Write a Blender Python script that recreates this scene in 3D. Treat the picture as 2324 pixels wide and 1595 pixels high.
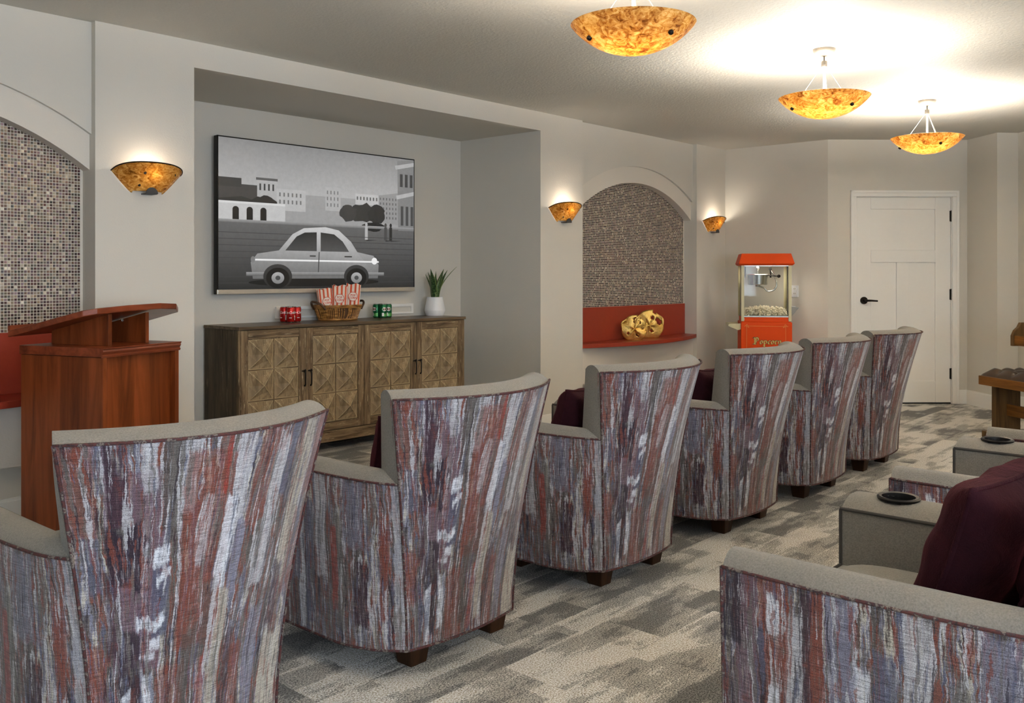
import bpy, bmesh, math, random
import numpy as np
from mathutils import Vector, Matrix
random.seed(7)
for o in list(bpy.data.objects): bpy.data.objects.remove(o)
SC = bpy.context.scene
COL = SC.collection
PI = math.pi
def S(r, g=None, b=None):                     # sRGB 0-255 -> linear
    if g is None: g = b = r
    f = lambda c: (c/255)/12.92 if c <= 10 else ((c/255+.055)/1.055)**2.4
    return (f(r), f(g), f(b), 1)

# ------------------------------------------------------------------ camera
CAM_H = 1.266
cd = bpy.data.cameras.new('camera'); cam = bpy.data.objects.new('camera', cd); COL.objects.link(cam)
cam.location = (0, 0, CAM_H); cam.rotation_euler = (PI/2, 0, math.radians(41.8-90))
cd.sensor_width = 36; cd.lens = 2090/2324*36; cd.shift_y = -173.5/2324; cd.clip_start = .05
SC.camera = cam
# ------------------------------------------------------------------ world, daylight, exposure
w = bpy.data.worlds.new('world'); SC.world = w; w.use_nodes = True
w.node_tree.nodes['Background'].inputs[0].default_value = (.62, .75, 1, 1)
w.node_tree.nodes['Background'].inputs[1].default_value = 1.0
def area(name, loc, rot, sx, sy, e, col):
    l = bpy.data.lights.new(name, 'AREA'); l.shape = 'RECTANGLE'; l.size = sx; l.size_y = sy; l.energy = e; l.color = col
    o = bpy.data.objects.new(name, l); COL.objects.link(o); o.location = loc; o.rotation_euler = rot
# daylight entering by the three windows of the rear wall (behind the camera)
for wx in (-1.0, 1.6):
    area('window_daylight', (wx, -2.52, 1.5), (PI/2, 0, 0), 1.5, 1.4, 60, (.74, .85, 1))
SC.view_settings.view_transform = 'Standard'; SC.view_settings.look = 'None'
SC.view_settings.gamma = 1; SC.view_settings.use_curve_mapping = False
SC.view_settings.exposure = .72
BULB = 31; SCONCE = 1.0; WARM = (1, .95, .87)

# ------------------------------------------------------------------ helpers
class MB:
    def __init__(s): s.v = []; s.f = []; s.uv = {}; s.mi = []; s.cur = 0
    def add(s, vs, fs, uvs=None):
        b = len(s.v); s.v += [tuple(p) for p in vs]
        for f in fs: s.f.append(tuple(b+i for i in f)); s.mi.append(s.cur)
        if uvs:
            for i, u in enumerate(uvs): s.uv[b+i] = u
        return s
    def box(s, x0, x1, y0, y1, z0, z1, M=None):
        vs = [Vector((x, y, z)) for z in (z0, z1) for y in (y0, y1) for x in (x0, x1)]
        if M: vs = [M @ p for p in vs]
        return s.add(vs, [(0,2,3,1), (4,5,7,6), (0,1,5,4), (2,6,7,3), (0,4,6,2), (1,3,7,5)])
    def frustum(s, cx, cy, z0, z1, ax, ay, bx, by):
        vs = [(cx-ax,cy-ay,z0),(cx+ax,cy-ay,z0),(cx+ax,cy+ay,z0),(cx-ax,cy+ay,z0),(cx-bx,cy-by,z1),(cx+bx,cy-by,z1),(cx+bx,cy+by,z1),(cx-bx,cy+by,z1)]
        return s.add(vs, [(3,2,1,0),(4,5,6,7),(0,1,5,4),(1,2,6,5),(2,3,7,6),(3,0,4,7)])
    def grid(s, fn, nu, nv, uv=None, flip=False, cu=False):
        vs = []; us = []
        for j in range(nv+1):
            for i in range(nu+(0 if cu else 1)):
                a, b = i/nu, j/nv; vs.append(fn(a, b))
                if uv: us.append(uv(a, b))
        n = nu if cu else nu+1; fs = []
        for j in range(nv):
            for i in range(nu):
                k = (i+1) % n if cu else i+1
                f = (j*n+i, j*n+k, (j+1)*n+k, (j+1)*n+i); fs.append(f[::-1] if flip else f)
        return s.add(vs, fs, us if uv else None)
    def lathe(s, prof, n=32, c=(0,0,0), cap0=False, cap1=False, sx=1, sy=1):
        vs = []
        for r, z in prof:
            for i in range(n):
                a = 2*PI*i/n; vs.append((c[0]+r*sx*math.cos(a), c[1]+r*sy*math.sin(a), c[2]+z))
        fs = []
        for j in range(len(prof)-1):
            for i in range(n):
                k = (i+1) % n; fs.append((j*n+i, j*n+k, (j+1)*n+k, (j+1)*n+i))
        if cap0: fs.append(tuple(range(n))[::-1])
        if cap1: fs.append(tuple(range((len(prof)-1)*n, len(prof)*n)))
        return s.add(vs, fs)
    def tube(s, pts, r, n=8, closed=False, uv=None):
        pts = [Vector(p) for p in pts]; m = len(pts); vs = []; us = []
        rr = r if isinstance(r, (list, tuple)) else [r]*m
        N = None
        for i, p in enumerate(pts):
            t = (pts[(i+1) % m]-pts[i-1]) if (closed or 0 < i < m-1) else (pts[1]-pts[0] if i == 0 else pts[-1]-pts[-2])
            t.normalize()
            if N is None:
                N = t.orthogonal()
            N = (N - t*N.dot(t)); N = N.normalized() if N.length > 1e-6 else t.orthogonal().normalized()
            B = t.cross(N)
            for k in range(n):
                a = 2*PI*k/n; vs.append(p+(N*math.cos(a)+B*math.sin(a))*rr[i])
                if uv: us.append(uv(i/(m-1)))
        fs = []
        for i in range(m if closed else m-1):
            j = (i+1) % m
            for k in range(n):
                l = (k+1) % n; fs.append((i*n+k, i*n+l, j*n+l, j*n+k))
        if not closed: fs += [tuple(range(n))[::-1], tuple(range((m-1)*n, m*n))]
        return s.add(vs, fs, us if uv else None)
    def prism(s, poly, fn0, fn1):                    # poly 2-D (ccw); fn0/fn1 map a 2-D point to the two faces
        n = len(poly); vs = [fn0(*p) for p in poly]+[fn1(*p) for p in poly]
        return s.add(vs, [tuple(range(n))[::-1], tuple(range(n, 2*n))]+[(i, (i+1) % n, n+(i+1) % n, n+i) for i in range(n)])
    def xf(s, M, a=0):
        for i in range(a, len(s.v)): s.v[i] = tuple(M @ Vector(s.v[i]))
        return s
    def mesh(s, name, mats, smooth=None, fix=True):
        me = bpy.data.meshes.new(name); me.from_pydata(s.v, [], s.f)
        if s.uv:
            ul = me.uv_layers.new(name='UVMap')
            li = np.zeros(len(me.loops), dtype=np.int32); me.loops.foreach_get('vertex_index', li)
            arr = np.zeros((len(s.v), 2), dtype=np.float32)
            for i, u in s.uv.items(): arr[i] = u
            ul.data.foreach_set('uv', arr[li].ravel())
        if fix:
            bm = bmesh.new(); bm.from_mesh(me); bmesh.ops.recalc_face_normals(bm, faces=bm.faces); bm.to_mesh(me); bm.free()
        for m in (mats if isinstance(mats, (list, tuple)) else [mats]): me.materials.append(m)
        if any(s.mi): me.polygons.foreach_set('material_index', s.mi)
        if smooth:
            me.shade_smooth(); me.set_sharp_from_angle(angle=math.radians(smooth))
        return me
    def build(s, name, mats, parent=None, smooth=None, bevel=None, seg=2, fix=True):
        return obj(name, s.mesh(name, mats, smooth, fix), parent, bevel, seg)
def obj(name, me, parent=None, bevel=None, seg=2):
    o = bpy.data.objects.new(name, me); COL.objects.link(o)
    if parent: o.parent = parent
    if bevel:
        b = o.modifiers.new('bevel', 'BEVEL'); b.width = bevel; b.segments = seg; b.limit_method = 'ANGLE'; b.angle_limit = math.radians(35)
    return o
def thing(name, loc, rz, label, cat, group=None):
    o = bpy.data.objects.new(name, None); COL.objects.link(o); o.empty_display_size = .1
    o.location = loc; o.rotation_euler.z = rz
    return tag(o, label, cat, group)
def tag(o, label, cat, group=None, kind=None):
    o['label'] = label; o['category'] = cat
    if group: o['group'] = group
    if kind: o['kind'] = kind
    return o
def struct(o, label, cat): return tag(o, label, cat, kind='structure')
def copy_tree(o, parent=None):
    c = o.copy(); COL.objects.link(c)
    if parent: c.parent = parent; c.matrix_parent_inverse = o.matrix_parent_inverse
    for ch in list(o.children): copy_tree(ch, c)
    return c
def text_mb(body, size, shear=0, bold=0, align='CENTER', space=1):
    cu = bpy.data.curves.new('t', 'FONT'); cu.body = body; cu.size = size; cu.shear = shear; cu.offset = bold
    cu.align_x = align; cu.space_character = space; cu.resolution_u = 3
    ob = bpy.data.objects.new('t', cu); COL.objects.link(ob)
    me = bpy.data.meshes.new_from_object(ob.evaluated_get(bpy.context.evaluated_depsgraph_get()))
    m = MB(); m.add([v.co for v in me.vertices], [tuple(p.vertices) for p in me.polygons])
    bpy.data.objects.remove(ob); bpy.data.curves.remove(cu); bpy.data.meshes.remove(me)
    return m

# ------------------------------------------------------------------ node materials
class NT:
    def __init__(s, name):
        s.m = bpy.data.materials.new(name); s.m.use_nodes = True; s.t = s.m.node_tree; s.n = s.t.nodes
        s.p = s.n['Principled BSDF']; s.out = s.n['Material Output']
    def new(s, t, **k):
        n = s.n.new('ShaderNode'+t)
        for a, b in k.items(): setattr(n, a, b)
        return n
    def put(s, sock, val):
        if isinstance(val, bpy.types.NodeSocket): s.t.links.new(val, sock)
        elif val is not None:
            if isinstance(val, (tuple, list)) and sock.type == 'VECTOR': val = val[:3]
            sock.default_value = val
    def coord(s, kind='Object'): return s.new('TexCoord').outputs[kind]
    def mapping(s, v, scale=(1,1,1), loc=(0,0,0), rot=(0,0,0)):
        n = s.new('Mapping'); s.put(n.inputs[0], v); n.inputs[1].default_value = loc; n.inputs[2].default_value = rot; n.inputs[3].default_value = scale
        return n.outputs[0]
    def noise(s, v, scale=5, detail=3, rough=.5, dist=0, dims='3D', w=None, col=False):
        n = s.new('TexNoise', noise_dimensions=dims); s.put(n.inputs['Vector'], v); n.inputs['Scale'].default_value = scale
        n.inputs['Detail'].default_value = detail; n.inputs['Roughness'].default_value = rough; n.inputs['Distortion'].default_value = dist
        if w is not None: s.put(n.inputs['W'], w)
        return n.outputs['Color' if col else 'Fac']
    def math(s, op, a, b=None, c=None, clamp=False):
        n = s.new('Math', operation=op, use_clamp=clamp)
        for i, x in enumerate((a, b, c)):
            if x is not None: s.put(n.inputs[i], x)
        return n.outputs[0]
    def ramp(s, f, stops, interp='LINEAR'):
        n = s.new('ValToRGB'); s.put(n.inputs[0], f); cr = n.color_ramp; cr.interpolation = interp
        while len(cr.elements) < len(stops): cr.elements.new(1)
        for e, (p, c) in zip(cr.elements, stops): e.position = p; e.color = c
        return n.outputs[0]
    def mix(s, f, a, b, mode='MIX'):
        n = s.new('Mix', data_type='RGBA', blend_type=mode); s.put(n.inputs[0], f); s.put(n.inputs[6], a); s.put(n.inputs[7], b)
        return n.outputs[2]
    def mr(s, v, a, b, c=0, d=1, smooth=True):
        n = s.new('MapRange', interpolation_type='SMOOTHSTEP' if smooth else 'LINEAR')
        for i, x in enumerate((v, a, b, c, d)): s.put(n.inputs[i], x)
        return n.outputs[0]
    def sep(s, v):
        n = s.new('SeparateXYZ'); s.put(n.inputs[0], v); return n.outputs
    def comb(s, x, y, z=0.0):
        n = s.new('CombineXYZ')
        for i, q in enumerate((x, y, z)): s.put(n.inputs[i], q)
        return n.outputs[0]
    def bump(s, h, strength=.3, dist=.01):
        n = s.new('Bump'); n.inputs['Strength'].default_value = strength; n.inputs['Distance'].default_value = dist
        s.put(n.inputs['Height'], h); s.t.links.new(n.outputs[0], s.p.inputs['Normal']); return n
    def set(s, **k):
        names = dict(col='Base Color', rough='Roughness', metal='Metallic', spec='Specular IOR Level', em='Emission Color', es='Emission Strength', coat='Coat Weight', coatr='Coat Roughness', sheen='Sheen Weight', trans='Transmission Weight', ior='IOR', alpha='Alpha', sss='Subsurface Weight')
        for a, b in k.items(): s.put(s.p.inputs[names[a]], b)
        return s
def plain(name, col, rough=.5, **k):
    t = NT(name); c = t.coord(); n = t.noise(c, 40, 3)
    t.set(col=t.mix(.06, col, t.ramp(n, [(.2, (0,0,0,1)), (.8, (1,1,1,1))]), 'SOFT_LIGHT'), rough=rough, **k)
    return t.m
def wall_paint(name, col, bump=.25, scale=110):
    t = NT(name); c = t.coord(); n = t.noise(c, scale, 3, .55)
    big = t.noise(c, 1.3, 2)
    t.set(col=t.mix(.05, col, t.ramp(big, [(.3, (.2,.2,.2,1)), (.7, (.9,.9,.9,1))]), 'SOFT_LIGHT'), rough=.75, spec=.3)
    t.bump(n, bump, .004); return t.m
M_wall = wall_paint('wall_paint', S(211, 206, 195))
M_band = wall_paint('brightened_wall_paint', S(219, 212, 200))  # same paint as the walls, brightened in the colour for band and apron
M_ceil = wall_paint('ceiling_texture', S(206, 203, 194), .8, 60)
M_white = plain('white_trim', S(240, 238, 232), .4)
M_black = plain('black_metal', S(28, 26, 25), .4, metal=.6)
M_bronze = plain('oiled_bronze', S(40, 35, 30), .35, metal=.8)
M_chrome = plain('brushed_steel', S(190, 188, 182), .25, metal=1)
M_nickel = plain('satin_nickel', S(205, 200, 190), .35, metal=.7)
M_canopy = plain('satin_silver_paint', S(66, 65, 63), .6)
M_plwhite = plain('white_ceramic', S(240, 240, 240), .35)

def carpet():
    t = NT('carpet_plank_weave'); c = t.coord()
    br = t.new('TexBrick'); t.put(br.inputs['Vector'], c)
    br.inputs['Color1'].default_value = (0,0,0,1); br.inputs['Color2'].default_value = (1,1,1,1); br.inputs['Mortar'].default_value = (.5,.5,.5,1)
    br.inputs['Scale'].default_value = 1; br.inputs['Mortar Size'].default_value = .0006; br.inputs['Brick Width'].default_value = .55; br.inputs['Row Height'].default_value = .25
    br.offset = .37; rnd = t.sep(br.outputs['Color'])[0]
    off = t.comb(t.math('MULTIPLY', rnd, 7.3), t.math('MULTIPLY', rnd, 3.1), 0.0)
    vm = t.new('VectorMath', operation='ADD'); t.put(vm.inputs[0], t.mapping(c, (2.3, 5.5, 1))); t.put(vm.inputs[1], off)
    n1 = t.noise(vm.outputs[0], 1.0, 8, .56)
    n2 = t.noise(t.mapping(c, (.9, 26, 1), (4, 2, 0)), 1, 3, .6)
    v = t.math('ADD', t.math('ADD', t.math('MULTIPLY', n1, .80), t.math('MULTIPLY', n2, .16)), t.math('MULTIPLY', rnd, .13))
    wq = t.noise(t.mapping(c, (30, 45, 1)), 1, 3, .6, col=True); wa = t.new('VectorMath', operation='MULTIPLY_ADD'); t.put(wa.inputs[0], wq); wa.inputs[1].default_value = (.05, .022, 0); t.put(wa.inputs[2], c)
    b2 = t.new('TexBrick'); t.put(b2.inputs['Vector'], wa.outputs[0]); b2.inputs['Color1'].default_value = (0,0,0,1); b2.inputs['Color2'].default_value = (1,1,1,1); b2.inputs['Mortar'].default_value = (.5,.5,.5,1)
    b2.inputs['Scale'].default_value = 1; b2.inputs['Mortar Size'].default_value = 0; b2.inputs['Brick Width'].default_value = .47; b2.inputs['Row Height'].default_value = .125; b2.offset = .43
    v = t.math('ADD', v, t.math('MULTIPLY', t.math('SUBTRACT', t.sep(b2.outputs['Color'])[0], .5), .17))
    weave = t.noise(t.mapping(c, (150, 240, 1)), 1, 2, .6)
    v = t.math('ADD', v, t.math('MULTIPLY', t.math('SUBTRACT', weave, .5), .045))
    colr = t.ramp(v, [(.45, S(108, 107, 103)), (.495, S(122, 120, 115)), (.500, S(150, 147, 140)), (.575, S(166, 163, 154)), (.582, S(192, 189, 180)), (.64, S(208, 204, 195))])
    t.set(col=t.mix(1.0, colr, t.ramp(weave, [(.36, (.08,.08,.08,1)), (.62, (.86,.86,.86,1))]), 'OVERLAY'), rough=.95, spec=.1, sheen=.15)
    t.bump(weave, .6, .006); return t.m
M_carpet = carpet()

def fabric_pattern():
    t = NT('brushstroke_velvet'); uv = t.coord('UV'); x = t.sep(uv)
    n_edge = t.noise(t.mapping(uv, (48, 26, 1)), 1, 5, .72)         # ragged stroke edges
    n_str = t.noise(t.mapping(uv, (120, 3.0, 1)), 1, 3, .65)        # dry brush streaks
    n_big = t.noise(t.mapping(uv, (9, 3, 1)), 1, 2, .5)
    ce = t.math('SUBTRACT', n_edge, .5); cb = t.math('SUBTRACT', n_big, .5)
    u = t.math('ADD', x[0], t.math('ADD', t.math('MULTIPLY', ce, .022), t.math('MULTIPLY', cb, .05)))
    v = t.math('ADD', x[1], t.math('ADD', t.math('MULTIPLY', t.math('SUBTRACT', n_str, .5), .03), t.math('ADD', t.math('MULTIPLY', ce, .06), t.math('MULTIPLY', cb, .12))))
    dryf = t.mr(t.noise(t.mapping(uv, (95, 7, 1), (7, 2, 0)), 1, 4, .7), .38, .52, .62, 1)
    base = t.noise(t.comb(t.math('MULTIPLY', u, 24), t.math('MULTIPLY', v, 2.0)), 1, 4, .62)
    PAL = dict(pale=S(172,172,177), lav=S(112,112,130), plum=S(56,36,46), dark=S(40,31,42), rust=S(114,60,48), red=S(130,50,40), gry=S(96,92,88), brn=S(72,65,62), mauve=S(98,76,86), cream=S(172,166,153), slate=S(78,82,102), white=S(200,204,212), ora=S(128,70,46))
    col = t.ramp(base, [(.22, PAL['dark']), (.32, PAL['plum']), (.37, PAL['brn']), (.43, PAL['gry']), (.47, PAL['rust']), (.50, PAL['gry']), (.54, PAL['lav']), (.58, PAL['cream']), (.62, PAL['brn']), (.66, PAL['rust']), (.73, PAL['pale']), (.82, PAL['mauve'])])
    for k, (cn, fu, fv, th, op) in enumerate((('brn', 34, 2.6, .585, .85), ('pale', 38, 3.2, .60, .85), ('slate', 30, 3.0, .61, .8), ('dark', 44, 3.4, .63, .85), ('rust', 36, 4.0, .61, .8), ('gry', 26, 3.0, .60, .8))):
        nz = t.noise(t.comb(t.math('MULTIPLY', u, fu), t.math('MULTIPLY', v, fv), 3.7*k+1.3), 1, 4, .6)
        col = t.mix(t.mr(nz, th-.008, th+.008, 0, op), col, PAL[cn])
    strokes = [  # u0 u1 v0 v1 colour opacity   (v: 0 hem, 1 top)
     (.00,.08,.72,1.0,'rust',.6), (.035,.075,.55,.72,'slate',.6), (.08,.13,.84,1.1,'slate',.6), (.10,.28,.30,.92,'mauve',.85), (.11,.17,.66,1.0,'plum',.9), (.10,.21,.56,.76,'dark',.95), (.08,.12,.35,.62,'plum',.7),
     (.21,.25,.84,1.1,'pale',.7), (.26,.31,.72,1.05,'brn',.85), (.29,.33,.74,1.1,'gry',.8), (.33,.38,.78,1.1,'pale',.8), (.34,.52,.34,.96,'rust',.75), (.25,.30,.40,.64,'slate',.8), (.47,.495,.80,1.0,'red',.9),
     (.40,.44,.60,.80,'pale',.6), (.52,.58,.70,1.1,'pale',.85), (.49,.545,.50,.80,'white',.75), (.45,.50,.30,.55,'brn',.6), (.56,.61,.48,.72,'lav',.85), (.60,.69,.70,1.05,'rust',.7), (.66,.70,.45,.70,'gry',.7), (.69,.76,.48,.98,'pale',.8),
     (.76,.81,.78,1.1,'slate',.85), (.80,.83,.70,1.0,'dark',.7), (.84,.92,.45,1.0,'cream',.75), (.94,1.02,.72,1.05,'rust',.75), (.83,.90,.30,.52,'plum',.85), (.92,.94,.40,.70,'rust',.7),
     (.00,.07,.18,.40,'rust',.7), (.12,.20,.05,.42,'dark',.85), (.13,.16,.02,.24,'white',.8), (.21,.25,.06,.28,'white',.7), (.27,.40,.00,.30,'rust',.6), (.38,.44,.05,.40,'brn',.7), (.46,.50,.02,.30,'red',.6), (.52,.58,.05,.50,'cream',.7), (.60,.64,.10,.36,'plum',.7), (.63,.70,.0,.30,'rust',.65), (.72,.80,.02,.40,'lav',.7), (.84,.98,.0,.28,'cream',.8),
     (.24,.33,.70,.755,'white',.0), (.25,.30,.625,.68,'white',.95), (.265,.305,.57,.60,'white',.9), (.19,.29,.43,.475,'white',.9), (.24,.28,.36,.40,'white',.85), (.20,.26,.33,.35,'white',.7),
     # arm panels (u > 1.3)
     (1.33,1.40,.0,.66,'pale',.6), (1.42,1.46,.10,.56,'rust',.85), (1.52,1.60,.08,.34,'plum',.95), (1.58,1.63,.22,.62,'brn',.7), (1.55,1.66,.40,.66,'lav',.6), (1.66,1.72,.05,.50,'gry',.7), (1.70,1.74,.12,.44,'red',.8), (1.78,1.86,.25,.66,'pale',.8), (1.88,1.94,.05,.55,'slate',.8), (1.95,2.0,.0,.5,'white',.7), (1.99,2.07,.2,.66,'lav',.8), (2.08,2.13,.0,.66,'rust',.85), (2.12,2.16,.25,.66,'plum',.8), (2.15,2.21,.05,.6,'pale',.8), (2.20,2.29,.0,.7,'rust',.8), (2.225,2.265,.52,.62,'white',.9), (2.23,2.27,.26,.40,'white',.9), (2.28,2.30,.30,.52,'dark',.8), (2.30,2.37,.0,.7,'mauve',.85), (2.355,2.44,.45,.7,'dark',.9), (2.37,2.42,.0,.4,'plum',.7)]
    for (u0, u1, v0, v1, cn, op) in strokes:
        if op <= 0: continue
        mu = t.math('ABSOLUTE', t.math('SUBTRACT', u, (u0+u1)/2)); mv = t.math('ABSOLUTE', t.math('SUBTRACT', v, (v0+v1)/2))
        a = t.mr(mu, (u1-u0)/2+.003, (u1-u0)/2-.003, 0, op); b = t.mr(mv, (v1-v0)/2+.008, (v1-v0)/2-.008)
        col = t.mix(t.math('MULTIPLY', t.math('MULTIPLY', a, b), dryf), col, PAL[cn])
    for k, (cn, fu, fv, th, op) in enumerate((('pale', 58, 3.4, .60, .75), ('dark', 66, 3.2, .615, .75), ('rust', 54, 3.8, .61, .7), ('gry', 46, 3.0, .60, .7), ('slate', 60, 3.6, .625, .7))):
        nz = t.noise(t.comb(t.math('MULTIPLY', u, fu), t.math('MULTIPLY', v, fv), 5.1*k+20.3), 1, 4, .62)
        col = t.mix(t.mr(nz, th-.008, th+.008, 0, op), col, PAL[cn])
    dry = t.noise(t.mapping(uv, (150, 9, 1), (3, 1, 0)), 1, 4, .72)
    col = t.mix(t.mr(dry, .57, .63, 0, .42), col, PAL['brn'])
    col = t.mix(t.mr(dry, .42, .37, 0, .38), col, PAL['pale'])
    mot = t.noise(t.mapping(uv, (16, 11, 1), (9, 4, 0)), 1, 5, .7)
    col = t.mix(t.mr(mot, .58, .68, 0, .40), col, PAL['rust'])
    col = t.mix(t.mr(mot, .44, .34, 0, .5), col, PAL['gry'])
    slub = t.noise(t.mapping(uv, (16, 260, 1)), 1, 2, .7); fine = t.noise(t.mapping(uv, (300, 380, 1)), 1, 1, .5)
    s2 = t.math('ADD', t.math('MULTIPLY', slub, .55), t.math('MULTIPLY', fine, .45))
    col = t.mix(.8, col, t.ramp(s2, [(.34, (.12,.12,.12,1)), (.64, (.84,.84,.84,1))]), 'OVERLAY')
    t.set(col=col, rough=.85, spec=.15, sheen=.25); t.bump(s2, .35, .003); return t.m
M_fab = fabric_pattern()
def felt(name, c0, c1, sheen=.2, sc=420):
    t = NT(name); c = t.coord(); n = t.noise(c, sc, 2, .7); b = t.noise(c, 6, 3)
    t.set(col=t.mix(t.math('ADD', t.math('MULTIPLY', n, .8), t.math('MULTIPLY', b, .2)), c0, c1), rough=.92, spec=.12, sheen=sheen)
    t.bump(n, .4, .003); return t.m
M_grey = felt('warm_grey_wool', S(74, 71, 66), S(154, 149, 139), .15, 260)
def velvet():
    t = NT('plum_velvet'); c = t.coord(); n = t.noise(c, 7, 4, .6, 1.0); f = t.noise(c, 300, 2)
    t.set(col=t.mix(n, S(20, 9, 16), S(62, 26, 34)), rough=.8, spec=.08, sheen=.3)
    t.p.inputs['Sheen Tint'].default_value = S(150, 70, 80); t.p.inputs['Sheen Roughness'].default_value = .35
    t.bump(t.math('ADD', n, t.math('MULTIPLY', f, .15)), .5, .02); return t.m
M_velvet = velvet()
def piping_mat():
    t = NT('multicolour_piping'); c = t.coord(); n = t.noise(c, 45, 3, .7)
    t.set(col=t.ramp(n, [(.3, S(34, 26, 30)), (.45, S(84, 42, 38)), (.53, S(52, 38, 42)), (.60, S(120, 110, 100)), (.66, S(60, 40, 42)), (.75, S(130, 66, 52))]), rough=.85); return t.m
M_pipe = piping_mat()
M_dpipe = plain('dark_grey_piping', S(60, 56, 52), .8)
def wood(name, c0, c1, c2, grain='z', rough=.4, fleck=None, sc=1, coat=0):
    t = NT(name); c = t.coord(); k = {'x': (1.2, 14, 14), 'y': (14, 1.2, 14), 'z': (14, 14, 1.2)}[grain]
    m = t.mapping(c, tuple(q*sc for q in k)); n = t.noise(m, 1.3, 5, .62, .6)
    col = t.ramp(n, [(.28, c0), (.5, c1), (.72, c2)])
    if fleck:
        k2 = tuple(q*sc*3.2 for q in k); f = t.noise(t.mapping(c, k2), 1, 5, .75)
        col = t.mix(t.mr(f, .585, .66, 0, .85), col, fleck)
        f2 = t.noise(t.mapping(c, tuple(q*sc*2.1 for q in k), (5, 3, 1)), 1, 4, .7)
        col = t.mix(t.mr(f2, .42, .34, 0, .8), col, c0)
    t.set(col=col, rough=rough, coat=coat, coatr=.25, spec=.2); t.bump(n, .25 if fleck else .08, .004); return t.m
A3 = (S(58, 45, 32), S(118, 97, 72), S(156, 133, 101))
M_wx = wood('weathered_oak_rail', *A3, 'x', .6, S(196, 178, 144), 2.0)
M_wz = wood('weathered_oak_stile', *A3, 'z', .6, S(196, 178, 144), 2.0)
M_wd = wood('weathered_oak_side', S(54, 46, 36), S(78, 68, 54), S(96, 84, 66), 'z', .6, S(120, 108, 88), 1.2)
M_wt = wood('weathered_oak_top', S(64, 52, 40), S(98, 82, 64), S(122, 104, 80), 'x', .35, None, 1.4)
M_facet = wood('carved_oak', S(112, 93, 68), S(146, 125, 95), S(172, 150, 116), 'z', .5, S(200, 180, 144), 1.6)
M_worn = wood('worn_oak_edge', S(150, 128, 96), S(188, 166, 128), S(206, 186, 148), 'x', .6, None, 3)
M_cher = wood('cherry_veneer', S(74, 33, 12), S(116, 56, 24), S(140, 72, 36), 'z', .36, None, .9, .03)
M_cherx = wood('cherry_veneer_cross', S(80, 36, 18), S(116, 54, 30), S(140, 70, 42), 'x', .32, None, .9, .08)
M_leg = wood('dark_walnut', S(34, 20, 12), S(58, 36, 20), S(74, 46, 26), 'z', .4)
M_oak = wood('golden_oak', S(80, 50, 22), S(122, 80, 36), S(146, 100, 50), 'x', .4, None, 1.2)
M_oakz = wood('dark_oak_post', S(58, 42, 24), S(90, 66, 38), S(108, 82, 48), 'z', .45, None, 1.2)
M_red = plain('red_lacquer', S(148, 56, 38), .38, spec=.25)
M_pop = plain('orange_red_enamel', S(222, 76, 20), .45, spec=.12)
M_almond = plain('almond_enamel', S(206, 200, 160), .4)
M_alu = plain('aluminium', S(170, 168, 160), .3, metal=.9)
M_gold = None
def gold():
    t = NT('hammered_gold'); c = t.coord(); n = t.noise(c, 60, 4, .6); b = t.noise(c, 14, 3)
    t.set(col=t.mix(b, S(214, 164, 66), S(250, 220, 140)), metal=.9, rough=.42); t.bump(t.math('ADD', n, b), .6, .006); return t.m
M_gold = gold()
def glass_pane():
    t = NT('clear_glass'); g = t.new('BsdfGlossy'); g.inputs['Roughness'].default_value = .02; tr = t.new('BsdfTransparent'); tr.inputs[0].default_value = (.97, .98, .97, 1)
    fr = t.new('Fresnel'); fr.inputs[0].default_value = 1.18; mx = t.new('MixShader')
    t.t.links.new(fr.outputs[0], mx.inputs[0]); t.t.links.new(tr.outputs[0], mx.inputs[1]); t.t.links.new(g.outputs[0], mx.inputs[2]); t.t.links.new(mx.outputs[0], t.out.inputs[0]); return t.m
M_glass = glass_pane()
def art_glass(name, stops, transl=.75, rough=.12, sc=1.0):
    t = NT(name); c = t.coord()
    n = t.noise(t.mapping(c, (1, 1, 1.5)), 30*sc, 5, .65, 1.4); b = t.noise(c, 6, 2)
    v = t.math('ADD', t.math('MULTIPLY', n, .8), t.math('MULTIPLY', b, .2))
    col = t.ramp(v, stops)
    tr = t.new('BsdfTranslucent'); t.put(tr.inputs[0], col); t.set(col=col, rough=rough, spec=.6)
    mx = t.new('MixShader'); mx.inputs[0].default_value = transl
    t.t.links.new(t.p.outputs[0], mx.inputs[1]); t.t.links.new(tr.outputs[0], mx.inputs[2]); t.t.links.new(mx.outputs[0], t.out.inputs[0]); return t.m
M_bowl = art_glass('amber_mottled_glass', [(.36, S(112, 70, 30)), (.43, S(166, 118, 56)), (.51, S(196, 160, 92)), (.62, S(220, 198, 146))], .30)
M_scon = art_glass('amber_sconce_glass', [(.36, S(120, 78, 28)), (.44, S(176, 126, 50)), (.54, S(206, 164, 86)), (.66, S(230, 202, 136))], .45)
def mosaic_mat():
    t = NT('iridescent_glass_mosaic'); a = t.new('Attribute'); a.attribute_name = 'Col'
    t.set(col=a.outputs['Color'], rough=.24, metal=.35, spec=.6, coat=.3, coatr=.1); return t.m
M_mos = mosaic_mat()
M_grout = plain('pale_grout', S(214, 206, 192), .85)

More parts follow.
